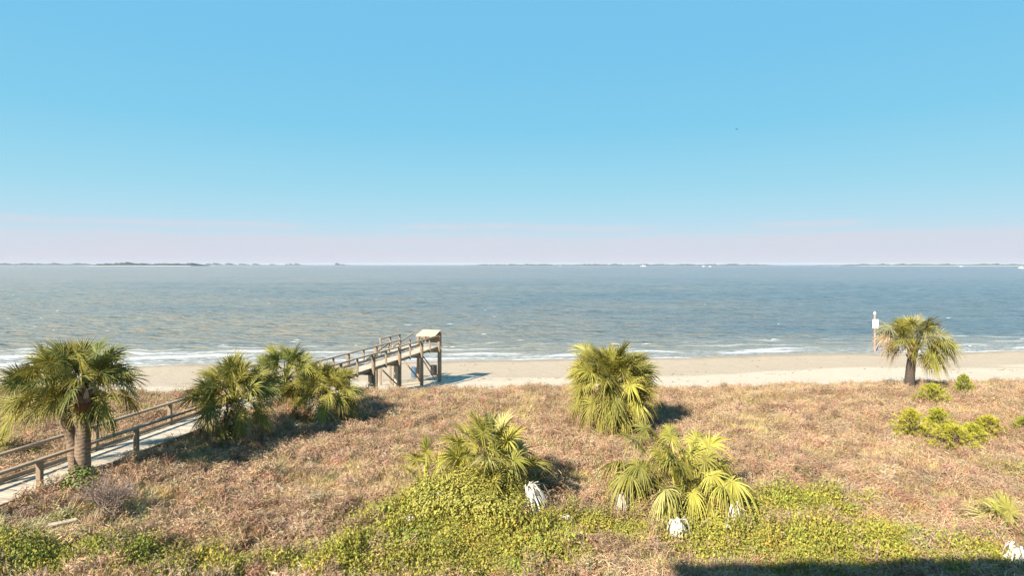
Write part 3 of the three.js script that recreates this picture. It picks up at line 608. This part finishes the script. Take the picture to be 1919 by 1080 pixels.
// fallen bleached leaves
function fallen(px, py, size, turn, tilt, label, fan = 1) {
  rnd = mulberry(Math.round(px + py));
  const p = onGround(px, py), pos = [], col = [];
  for (let i = 0; i < 42; i++) {   // long dry segments spilling from one stalk and hanging to the ground
    const a = R(-1.5, 1.5), l = R(0.35, 1.0), w = R(0.014, 0.034), t = R(0.6, 1.25), sx = -Math.sin(a), sz = Math.cos(a), up = R(-0.15, 0.3);
    const P = (u) => [Math.cos(a) * l * fan * (u - 0.38 * u * u), 0.5 + up * Math.sin(u * 2.4) - 0.62 * u * u * l / 0.75, Math.sin(a) * l * (0.5 + 0.5 * fan) * (u - 0.38 * u * u) * 0.9];
    for (let q = 0; q < 5; q++) { const A = P(q / 5), B = P((q + 1) / 5), wa = w * (1 - (q / 5) ** 3), wb = w * (1 - ((q + 1) / 5) ** 3), e = (X, k) => [X[0] + sx * k, X[1], X[2] + sz * k];
      for (const v of [e(A, wa), e(A, -wa), e(B, -wb), e(A, wa), e(B, -wb), e(B, wb)]) { pos.push(...v); col.push(t, t * 0.98, t * 0.95); } }
  }
  for (const v of [[0.02, 0.5, -0.03], [0.02, 0.5, 0.03], [-0.5, 0.02, 0.02], [0.02, 0.5, 0.0], [-0.5, 0.02, 0.02], [0, 0.45, 0]]) { pos.push(...v); col.push(0.7, 0.6, 0.5); }
  const g = tri(pos, col);
  const m = mesh('fallen_frond', g, DEAD.white);
  m.position.set(p.x, p.y + 0.05, p.z); m.rotation.set(0, turn, tilt * 0.3); m.scale.setScalar(size * 1.25);
  tag(m, label, 'dead frond', 'bleached dead palm leaves');
}
fallen(996, 962, 1.05, -0.3, 0.6, 'bleached dead palm leaf beside the dark shadow of the overgrown palmetto');
fallen(1165, 965, 0.8, -2.0, -0.15, 'bleached dead leaf at the left foot of the yellow green palmetto', 0.4);
fallen(1270, 1025, 1.0, -1.5, -0.2, 'largest bleached dead leaf, in front of the yellow green palmetto', 0.4);
fallen(1376, 992, 0.9, -1.2, -0.1, 'bleached dead leaf at the right foot of the yellow green palmetto', 0.4);
fallen(1908, 1074, 0.9, -1.9, -0.1, 'pale dead leaf in the house shadow at the lower right corner');

// ---------------------------------------------------------------- shrubs
const needleMats = [0, 1, 2].map((i) => new THREE.MeshPhysicalMaterial({ color: [C(0.42, 0.42, 0.04), C(0.46, 0.43, 0.045), C(0.33, 0.35, 0.045)][i], roughness: 0.7, transmission: 0.2, thickness: 0, vertexColors: true, side: THREE.DoubleSide }));
const barkMat = std(0.16, 0.11, 0.075);
function limb(pts, r0, r1, sides = 5) { const c = new THREE.CatmullRomCurve3(pts), g = new THREE.TubeGeometry(c, Math.max(3, pts.length * 2), 1, sides), p = g.attributes.position, n = Math.max(3, pts.length * 2) + 1; const v = new THREE.Vector3(), q = new THREE.Vector3();
  for (let i = 0; i < n; i++) { c.getPointAt(i / (n - 1), q); const r = lerp(r0, r1, i / (n - 1)); for (let j = 0; j <= sides; j++) { const k = i * (sides + 1) + j; v.fromBufferAttribute(p, k).sub(q).multiplyScalar(r).add(q); p.setXYZ(k, v.x, v.y, v.z); } }
  g.computeVertexNormals(); return g; }
function sapling(px, py, h, w, mat, seed, label) {
  rnd = mulberry(seed);
  const Z = -onGround(px, py).z;
  h *= 1.12; w *= 1.15;
  const g = thing('pine_sapling', label, 'sapling', gpos(px, Z, 0.02), 0, 'young pines on the right of the dune'), pos = [], col = [], wood = [];
  wood.push(limb([new THREE.Vector3(0, 0, 0), new THREE.Vector3(R(-0.04, 0.04), h * 0.5, 0), new THREE.Vector3(R(-0.05, 0.05), h, 0)], 0.035, 0.01));
  const tuft = (c, d, l, n) => { for (let i = 0; i < n; i++) {
    const v = d.clone().multiplyScalar(1.1).add(new THREE.Vector3(R(-1, 1), R(-0.7, 0.9), R(-1, 1))).normalize().multiplyScalar(l * R(0.7, 1.1)), s = new THREE.Vector3(R(-1, 1), R(-1, 1), R(-1, 1)).cross(v).normalize().multiplyScalar(0.011), t = R(0.6, 1.3);
    const a = c.clone().add(s), b = c.clone().sub(s), e = c.clone().add(v); pos.push(...a, ...b, ...e); col.push(t, t, t, t, t, t, t * 1.1, t * 1.05, t); } };
  const levels = Math.round(5 + h * 4);
  for (let i = 0; i < levels; i++) {
    const t = (i + 0.6) / levels, y = h * t * 0.95, len = w * 0.5 * (1 - t) ** 0.65 + 0.06, nb = 6;
    for (let j = 0; j < nb; j++) {
      const a = j / nb * TAU + i * 1.1 + R(-0.3, 0.3), l = len * R(0.7, 1.15), tip = new THREE.Vector3(Math.cos(a) * l, y + l * R(0.25, 0.7), Math.sin(a) * l), base = new THREE.Vector3(0, y * 0.94, 0), midp = base.clone().lerp(tip, 0.6).add(new THREE.Vector3(0, -0.05 * l, 0));
      wood.push(limb([base, midp, tip], 0.012, 0.005, 3));
      for (const q of [0.45, 0.7, 0.9, 1]) tuft(base.clone().lerp(tip, q), tip.clone().sub(base).normalize(), 0.16, 26);
    }
  }
  tuft(new THREE.Vector3(0, h, 0), new THREE.Vector3(0, 1, 0), 0.2, 40);
  mesh('stem', mergeGeometries(wood), barkMat, g);
  mesh('needles', tri(pos, col), mat, g);
}
sapling(1745, 762, 1.05, 1.45, needleMats[0], 1, 'round young pine just below the windswept palm');
sapling(1806, 748, 1.2, 0.9, needleMats[2], 2, 'narrow upright young pine right of the windswept palm');
sapling(1706, 826, 1.25, 1.45, needleMats[1], 3, 'leftmost of the bright young pines in the row');
sapling(1757, 824, 1.25, 1.2, needleMats[0], 4, 'tallest bright young pine in the middle of the row');
sapling(1785, 852, 1.05, 2.0, needleMats[1], 5, 'widest young pine in front of the row');
sapling(1818, 842, 0.95, 1.3, needleMats[0], 6, 'low young pine at the right foot of the widest one');
sapling(1852, 825, 0.95, 1.2, needleMats[1], 7, 'young pine standing apart at the right end of the row');
sapling(1919, 822, 0.85, 0.9, needleMats[2], 8, 'young pine cut by the right edge of the photo');

const vineLeaf = (r, g, b) => new THREE.MeshPhysicalMaterial({ color: C(r, g, b), roughness: 0.6, transmission: 0.22, thickness: 0, vertexColors: true, side: THREE.DoubleSide });
function leafAt(pos, col, c, n, size, t) {
  const a = new THREE.Vector3(R(-1, 1), R(-1, 1), R(-1, 1)).cross(n).normalize(), b = new THREE.Vector3().crossVectors(n, a), v = (x, y, z) => c.clone().addScaledVector(a, x * size).addScaledVector(b, y * size).addScaledVector(n, z * size);
  const P = [v(-0.5, 0, 0), v(0, 0.34, 0.12), v(0.55, 0, -0.08), v(0, -0.34, 0.12), v(0, 0, 0)];
  for (const [i, j, k] of [[0, 4, 1], [1, 4, 2], [2, 4, 3], [3, 4, 0]]) { pos.push(...P[i], ...P[j], ...P[k]); for (let q = 0; q < 3; q++) col.push(t, t, t * 0.95); }
}
function leafyBush(name, label, px, Z, blobs, n, size, mat, seed, up = 0, stems = 5) {
  rnd = mulberry(seed);
  const base = gpos(px, Z), g = thing(name, label, 'bush', base), pos = [], col = [], wood = [];
  const total = blobs.reduce((s, b) => s + b[3] * b[4], 0);
  for (const [cx, cy, cz, rx, ry] of blobs) for (let i = 0; i < n * rx * ry / total; i++) {
    const d = new THREE.Vector3(R(-1, 1), R(-0.5, 1), R(-1, 1)).normalize(), k = 0.62 + 0.45 * rnd() ** 0.6 + 0.16 * n3(d.x * 3 + cx, d.y * 3, d.z * 3 + cz);
    const c = new THREE.Vector3(cx + d.x * rx * k, cy + d.y * ry * k, cz + d.z * rx * k);
    if (c.y < -0.1) continue;
    leafAt(pos, col, c, d.add(new THREE.Vector3(R(-0.8, 0.8), R(-0.2, 1.1), R(-0.8, 0.8))).normalize(), size * R(0.7, 1.3), R(0.6, 1.35));
  }
  for (let i = 0; i < stems; i++) { const b = blobs[i % blobs.length], e = new THREE.Vector3(b[0] + R(-0.5, 0.5) * b[3], b[1] + R(0, 0.6) * b[4], b[2] + R(-0.5, 0.5) * b[3]); wood.push(limb([new THREE.Vector3(R(-0.1, 0.1), -0.1, R(-0.1, 0.1)), e.clone().multiplyScalar(0.5).add(new THREE.Vector3(R(-0.1, 0.1), 0.1, 0)), e], 0.02, 0.006, 4)); }
  mesh('stem', mergeGeometries(wood), barkMat, g);
  mesh('foliage', tri(pos, col), mat, g);
}
leafyBush('leafy_bush', 'small green leafy bush at the foot of the twin palms', 152, 20.1, [[0, 0.35, 0, 0.5, 0.5], [0.4, 0.2, 0.2, 0.35, 0.35], [-0.3, 0.15, 0.3, 0.35, 0.3]], 900, 0.1, vineLeaf(0.17, 0.2, 0.035), 1);
leafyBush('vine_mound', 'mound of yellow green vine climbing over the overgrown palmetto', 872, 19.1, [[0, 0.25, 0.2, 0.9, 0.6], [-0.9, 0.1, 0.5, 0.8, 0.45], [0.75, 0.2, 0.3, 0.7, 0.55], [0.3, 0.1, 1.1, 1.0, 0.5], [1.1, 0, 1.5, 0.9, 0.45], [-0.7, 0, 1.2, 0.8, 0.4]], 9000, 0.075, vineLeaf(0.36, 0.325, 0.055), 2, 0, 8);
leafyBush('vine_mound', 'tall clump of vine hanging on the right of the overgrown palmetto', 955, 19.3, [[0, 0.7, 0, 0.5, 0.6], [0.1, 0.25, 0.2, 0.5, 0.5], [-0.25, 1.3, -0.1, 0.45, 0.55]], 3000, 0.075, vineLeaf(0.34, 0.31, 0.055), 3, 0, 8);
// bare twiggy shrubs
function twiggy(name, label, px, py, h, spread, n, mat, seed, depth = 4, r0 = 0.016) {
  rnd = mulberry(seed);
  const p = onGround(px, py), parts = [];
  const grow = (a, d, len, r, k) => {
    const m = a.clone().addScaledVector(d, len * 0.5).add(new THREE.Vector3(R(-1, 1), R(-0.6, 1), R(-1, 1)).multiplyScalar(len * 0.12)), b = a.clone().addScaledVector(d, len);
    parts.push(limb([a, m, b], r, r * 0.6, 3));
    if (k > 0) for (let i = 0; i < 2 + (rnd() < 0.5); i++) grow(b.clone().lerp(m, R(0, 0.7)), d.clone().add(new THREE.Vector3(R(-1, 1), R(-0.8, 0.7), R(-1, 1)).multiplyScalar(0.85)).normalize(), len * R(0.55, 0.85), r * 0.62, k - 1);
  };
  for (let i = 0; i < n; i++) { const a = R(0, TAU), s = R(0.1, 1) * spread; grow(new THREE.Vector3(Math.cos(a) * 0.12, -0.05, Math.sin(a) * 0.12), new THREE.Vector3(Math.cos(a) * s, 1, Math.sin(a) * s).normalize(), h * R(0.32, 0.45), r0, depth); }
  const m = mesh(name, mergeGeometries(parts), mat);
  m.position.set(p.x, p.y, p.z);
  return tag(m, label, 'dead shrub');
}
twiggy('dead_shrub', 'tangled dead grey mauve shrub right of the twin palms', 208, 975, 1.45, 0.4, 22, std(0.25, 0.18, 0.155), 4, 4, 0.022);
twiggy('dead_shrub', 'bare pale twig plant in dry grass at the right', 1583, 938, 0.95, 0.9, 5, std(0.52, 0.43, 0.31), 5, 2, 0.014);
twiggy('dead_shrub', 'low dark tangle of dead twigs by the dark trunked palm', 360, 905, 0.6, 1.2, 7, std(0.26, 0.19, 0.15), 6, 3, 0.012);

// ---------------------------------------------------------------- litter and stakes
{
  const p = onGround(287, 948), s = mesh('stake', pileGeo(0.5, 0.022, 3), std(0.62, 0.58, 0.5));
  s.position.set(p.x, p.y - 0.02, p.z); s.rotation.z = 0.05;
  tag(s, 'thin pale wooden stake upright in the shadow right of the dead shrub', 'stake');
  const scrap = (px, py, size, label, c = [0.8, 0.8, 0.82]) => {
    rnd = mulberry(Math.round(px * 3 + py));
    const g = new THREE.IcosahedronGeometry(size, 2), q = g.attributes.position, v = new THREE.Vector3(), f = R(0, 9);
    for (let i = 0; i < q.count; i++) { v.fromBufferAttribute(q, i); const d = v.clone().normalize(), k = 0.75 + 0.5 * n3(d.x * 2.2 + f, d.y * 2.2, d.z * 2.2) + 0.2 * n3(d.x * 6, d.y * 6 + f, d.z * 6); q.setXYZ(i, v.x * k * 1.3, v.y * k * 0.65, v.z * k); }
    g.computeVertexNormals();
    const o = onGround(px, py, 0.25), m = mesh('litter_scrap', g, std(...c, 0.6));
    m.position.set(o.x, o.y + 0.27, o.z); m.rotation.set(R(-0.4, 0.4), R(0, 6), R(-0.4, 0.4));
    tag(m, label, 'litter', 'white scraps in the dune grass');
  };
  scrap(592, 932, 0.1, 'crumpled white scrap lying alone in brown dry grass');
  scrap(825, 928, 0.12, 'white scrap caught in the vines left of the overgrown palmetto');
  scrap(1062, 972, 0.12, 'white scrap in the vines between the two palmettos', [0.75, 0.73, 0.7]);
  scrap(1361, 987, 0.1, 'small white scrap left of the right bleached leaf', [0.7, 0.68, 0.64]);
  scrap(768, 975, 0.09, 'faint pale scrap at the lower left edge of the vines', [0.7, 0.64, 0.55]);
  const plank = (px, py, len, turn, label) => {
    const o = onGround(px, py, 0.12), m = mesh('plank', beamGeo(len, 0.16, 0.04), paleMat);
    m.position.set(o.x, o.y + 0.16, o.z); m.rotation.set(0.05, turn, 0.06);
    tag(m, label, 'plank', 'loose planks in the grass');
  };
  plank(118, 982, 0.65, 2.2, 'pale loose plank in the grass left of the dead shrub');
  plank(262, 992, 0.55, 1.3, 'short pale board in the grass below the dead shrub');
}
// a bird in the sky
{
  const b = new THREE.Vector3(...at(1380, 242, 150)), g = thing('bird', 'tiny dark bird gliding high in the blue sky', 'bird', [b.x, b.y, b.z], 0.5), dark = std(0.06, 0.055, 0.05);
  mesh('body', new THREE.LatheGeometry([[0.001, -0.3], [0.03, -0.24], [0.075, -0.05], [0.07, 0.1], [0.035, 0.2], [0.03, 0.26], [0.001, 0.34]].map(([x, y]) => new THREE.Vector2(x, y)), 10).rotateX(Math.PI / 2), dark, g);
  for (const s of [-1, 1]) mesh('wing', tri([0, 0.02, 0.1, s * 0.32, 0.12, 0.13, s * 0.3, 0.12, -0.08, 0, 0.02, 0.1, s * 0.3, 0.12, -0.08, 0, 0.02, -0.1, s * 0.32, 0.12, 0.13, s * 0.72, 0.02, -0.02, s * 0.3, 0.12, -0.08]), std(0.08, 0.075, 0.07, 0.9, { side: THREE.DoubleSide }), g);
}

// ---------------------------------------------------------------- dune grass, weeds and vines
const inView = (x, Z) => Math.abs(x) < Z * 0.93 + 3.5;
function bladeTuft(n, h, spreadR, lean, width, seed, o = {}) {
  rnd = mulberry(seed);
  const pos = [], col = [];
  for (let i = 0; i < n; i++) {
    const a = R(0, TAU), r0 = spreadR * Math.sqrt(rnd()), b = new THREE.Vector3(Math.cos(a) * r0, -0.04, Math.sin(a) * r0), dirA = R(0, TAU), l = h * R(0.55, 1.15), tilt = R(lean[0], lean[1]);
    const d = new THREE.Vector3(Math.cos(dirA) * Math.sin(tilt), Math.cos(tilt), Math.sin(dirA) * Math.sin(tilt)), s = new THREE.Vector3(-Math.sin(dirA), 0, Math.cos(dirA)).applyAxisAngle(d, R(-1, 1)).multiplyScalar(width * R(0.6, 1.3) / 2), t = R(0.62, 1.32), sag = R(0.05, 0.4);
    const P = (u) => b.clone().addScaledVector(d, l * u).add(new THREE.Vector3(Math.cos(dirA) * sag * l * u * u * 0.6, -sag * l * u * u * 0.5, Math.sin(dirA) * sag * l * u * u * 0.6));
    const p0 = P(0), p1 = P(0.5), p2 = P(1), k = [t, t * R(0.94, 1.03), t * R(0.85, 1.05)];
    for (const v of [p0.clone().add(s), p0.clone().sub(s), p1.clone().sub(s), p0.clone().add(s), p1.clone().sub(s), p1.clone().add(s), p1.clone().add(s), p1.clone().sub(s), p2]) { pos.push(v.x, v.y, v.z); col.push(...k); }
  }
  return tri(pos, col);
}
function weedTuft(n, h, seed) {
  rnd = mulberry(seed);
  const pos = [], col = [];
  const stick = (a, b, w, t) => { const d = b.clone().sub(a), s = new THREE.Vector3(R(-1, 1), R(-1, 1), R(-1, 1)).cross(d).normalize().multiplyScalar(w / 2), s2 = s.clone().multiplyScalar(0.4); for (const v of [a.clone().add(s), a.clone().sub(s), b.clone().sub(s2), a.clone().add(s), b.clone().sub(s2), b.clone().add(s2)]) { pos.push(v.x, v.y, v.z); col.push(t, t * 0.98, t * 0.96); } };
  for (let i = 0; i < n; i++) {
    const b = new THREE.Vector3(R(-0.2, 0.2), -0.04, R(-0.2, 0.2)), e = b.clone().add(new THREE.Vector3(R(-0.25, 0.25), h * R(0.55, 1.1), R(-0.25, 0.25)));
    stick(b, e, 0.012, R(0.6, 1));
    for (let j = 0; j < 9; j++) { const q = b.clone().lerp(e, R(0.25, 1)), l = R(0.05, 0.17); stick(q, q.clone().add(new THREE.Vector3(R(-1, 1), R(-0.3, 0.9), R(-1, 1)).normalize().multiplyScalar(l)), R(0.008, 0.022), R(0.7, 1.4)); }
  }
  return tri(pos, col);
}
function vinePatch(n, r, h, size, seed) {
  rnd = mulberry(seed);
  const pos = [], col = [];
  for (let i = 0; i < n; i++) { const a = R(0, TAU), q = r * Math.sqrt(rnd()); leafAt(pos, col, new THREE.Vector3(Math.cos(a) * q, R(0.04, h), Math.sin(a) * q), new THREE.Vector3(R(-0.8, 0.8), R(0.3, 1), R(-0.8, 0.8)).normalize(), size * R(0.6, 1.5), R(0.65, 1.25)); }
  return tri(pos, col);
}
const grassMat = new THREE.MeshPhysicalMaterial({ vertexColors: true, roughness: 0.85, transmission: 0.12, thickness: 0, side: THREE.DoubleSide, specularIntensity: 0.3 });
const layers = {
  straw: { name: 'straw_grass', label: 'dry straw coloured grass covering the dune', geos: [bladeTuft(24, 0.42, 0.16, [0.15, 1.0], 0.013, 1), bladeTuft(24, 0.36, 0.2, [0.3, 1.25], 0.013, 2)], list: [[], []] },
  mat: { name: 'matted_grass', label: 'flattened matted dead grass lying on the dune', geos: [bladeTuft(26, 0.4, 0.22, [0.9, 1.5], 0.014, 3), bladeTuft(26, 0.34, 0.24, [0.8, 1.5], 0.016, 4)], list: [[], []] },
  weed: { name: 'brown_weeds', label: 'pinkish brown dead weeds among the dune grass', geos: [weedTuft(9, 0.42, 5), weedTuft(9, 0.34, 6)], list: [[], []] },
  vine: { name: 'vine_ground_cover', label: 'yellow green creeping vine leaves over the lower dune', geos: [vinePatch(48, 0.25, 0.28, 0.042, 7), vinePatch(48, 0.27, 0.22, 0.038, 8)], list: [[], []] },
  brush: { name: 'dead_brush', label: 'coarse brown dead brush standing in clumps on the dune', geos: [weedTuft(13, 0.62, 15)], list: [[]] },
  oats: { name: 'tall_grass_stalks', label: 'thin tall dry stalks standing up along the dune crest', geos: [bladeTuft(7, 0.85, 0.1, [0.02, 0.35], 0.011, 9)], list: [[]] },
};
{
  rnd = mulberry(2024);
  const put = (L, x, Z, s, c, sy = 1) => { const k = L.list.length > 1 && rnd() < 0.5 ? 1 : 0; L.list[k].push([x, Z, s, sy * s, c, rnd() * TAU]); };
  const zNear = 11.5, zFar = 45;
  const N = 170000, step = [];
  let made = 0;
  for (let tries = 0; tries < 900000 && made < N; tries++) {
    const Z = Math.sqrt(lerp(zNear * zNear, zFar * zFar, rnd())), x = R(-1, 1) * (Z * 0.93 + 3.5);
    const dx = x - deckX(Z), y = groundY(x, Z);
    if (dx < 0.22 && dx > -DECK_W - 0.28) continue;
    const cover = smoothstep(y, 1.7, 2.6);
    if (rnd() > cover) continue;
    if (rnd() < bare(x, Z) * 1.25) continue;
    if (Z > 38.5 && rnd() < 0.35) continue;
    made++;
    const g = green(x, Z) + 0.42 * fbm(x * 0.8, Z * 0.8, 3) + 0.3 * fbm(x * 3, Z * 3, 2);
    const a = fbm(x * 0.16 + 3, Z * 0.16, 3), b = fbm(x * 0.5 - 8, Z * 0.5, 3), clump = fbm(x * 1.4, Z * 1.4 + 20, 2), j = R(-0.1, 0.1);
    const big = fbm(x * 0.33 + 11, Z * 0.33, 2), hgt = clamp(0.95 + 0.85 * clump + 0.6 * big, 0.35, 2.1);
    if (clump < -0.3 && rnd() < 0.55) continue;
    if (g > R(0.28, 0.9)) {
      const leftDark = x < -8 ? 0.4 : 0, c = mix3([0.38, 0.345, 0.07], [0.21, 0.215, 0.05], clamp(0.28 + 0.7 * b + leftDark + j, 0, 1));
      put(layers.vine, x, Z, R(0.6, 1.5), c.map((v) => v * R(0.82, 1.12)), clamp(1.1 + 1.2 * clump + 0.9 * big, 0.4, 2.4));
      if (rnd() < 0.3) put(layers.straw, x, Z, R(0.6, 1), [0.46, 0.36, 0.19], hgt);
      if (rnd() < 0.35) put(layers.mat, x, Z, R(0.7, 1.1), [0.36, 0.26, 0.14]);
      continue;
    }
    const yellow = clamp(0.36 + 1.0 * a + 0.4 * b + (x < deckX(Z) ? 0.45 : 0) + (g > 0.2 ? 0.2 : 0), 0, 1);
    const straw = mix3([0.53, 0.375, 0.21], [0.6, 0.48, 0.225], yellow), pink = mix3([0.33, 0.215, 0.135], [0.54, 0.39, 0.25], clamp(0.55 + 1.1 * b, 0, 1));
    const bl = 0.75 * bleached(x, Z);
    const tone = 1 + 0.22 * fbm(x * 0.27 + 31, Z * 0.27, 2);
    for (let q = 0; q < 3; q++) { straw[q] *= tone; pink[q] *= tone; }
    const thick = fbm(x * 0.55 + 60, Z * 0.55, 3);
    if (thick > 0.2 && rnd() < 0.22 * smoothstep(thick, 0.2, 0.5)) put(layers.brush, x, Z, R(0.7, 1.25), mix3([0.27, 0.18, 0.12], [0.43, 0.31, 0.2], rnd()), R(0.6, 1.25));
    const k = rnd() + bl * 0.4, weedy = 0.36 - 0.7 * a + 0.3 * b;
    if (k < weedy) put(layers.weed, x, Z, R(0.8, 1.25), pink.map((v) => v * R(0.82, 1.15)), hgt);
    else if (k < weedy + 0.3) put(layers.mat, x, Z, R(0.8, 1.25), mix3(straw, [0.6, 0.53, 0.42], clamp(0.2 * rnd() + bl, 0, 1)).map((v) => v * R(0.85, 1.15)));
    else put(layers.straw, x, Z, R(0.7, 1.15), mix3(straw, [0.58, 0.52, 0.4], bl).map((v) => v * R(0.85, 1.15)), hgt * (Z > 36 ? 1.1 : 1));
    if ((Z > 34 && rnd() < 0.03) || rnd() < 0.008) put(layers.oats, x, Z, R(0.6, 1.1), mix3([0.34, 0.24, 0.16], [0.45, 0.35, 0.2], rnd()));
  }
  const M = new THREE.Matrix4(), q = new THREE.Quaternion(), e = new THREE.Euler(), col = new THREE.Color();
  for (const L of Object.values(layers)) L.list.forEach((list, gi) => {
    if (!list.length) return;
    const im = new THREE.InstancedMesh(L.geos[gi], grassMat, list.length);
    im.name = numbered(L.name); im.castShadow = im.receiveShadow = true;
    list.forEach(([x, Z, s, sy, c, turn], i) => {
      const y = groundY(x, Z), sx = (groundY(x + 0.4, Z) - groundY(x - 0.4, Z)) / 0.8, sz = (groundY(x, Z + 0.4) - groundY(x, Z - 0.4)) / 0.8;
      q.setFromUnitVectors(new THREE.Vector3(0, 1, 0), new THREE.Vector3(-sx * 0.7, 1, sz * 0.7).normalize()).multiply(new THREE.Quaternion().setFromAxisAngle(new THREE.Vector3(0, 1, 0), turn));
      M.compose(new THREE.Vector3(x, y, -Z), q, new THREE.Vector3(s, sy, s));
      im.setMatrixAt(i, M); im.setColorAt(i, col.setRGB(...c));
    });
    scene.add(im);
    tag(im, L.label + (gi ? ', shorter growth' : ''), L.name.includes('vine') ? 'ground cover' : /weeds|brush/.test(L.name) ? 'weeds' : 'grass', null, 'stuff');
  });
}

// ---------------------------------------------------------------- the house behind the camera, whose eave shades the lower right corner
{
  const X0 = -7.4, X1 = 16, EAVE = 16.5, zE = 0.6, zW = 1.8, h = thing('beach_house', 'pale beach house standing behind the viewpoint', 'house', [0, 0, 0]);
  const box = (x0, x1, y0, y1, z0, z1) => { const g = new THREE.BoxGeometry(x1 - x0, y1 - y0, z1 - z0); g.translate((x0 + x1) / 2, (y0 + y1) / 2, (z0 + z1) / 2); return g; };
  mesh('wall', box(X0 + 0.7, X1, 3, EAVE - 0.2, zW, zW + 11), std(0.62, 0.6, 0.55), h);
  const s = new THREE.Shape(); s.moveTo(-0.6, 0); s.lineTo(12.6, 0); s.lineTo(12.6, 0.25); s.lineTo(7.0, 2.4); s.lineTo(6.0, 2.4); s.lineTo(-0.6, 0.25);
  const rg = new THREE.ExtrudeGeometry(s, { depth: X1 - X0 + 0.6, bevelEnabled: false }); rg.rotateY(-Math.PI / 2); rg.translate(X1 + 0.6, EAVE - 0.15, zE + 0.6);
  mesh('roof', rg, std(0.2, 0.19, 0.18), h);
  for (let i = 0; i < 4; i++) { const x = X0 + 3 + i * 4.6; mesh('window', box(x - 0.8, x + 0.8, 11.6, 13.6, zW - 0.05, zW - 0.002), std(0.05, 0.06, 0.07, 0.1), h); }
}

// thin sea air between the viewer and the far shores
scene.fog = new THREE.FogExp2(0xd5dbe6, 0.000042);

renderer.render(scene, camera);
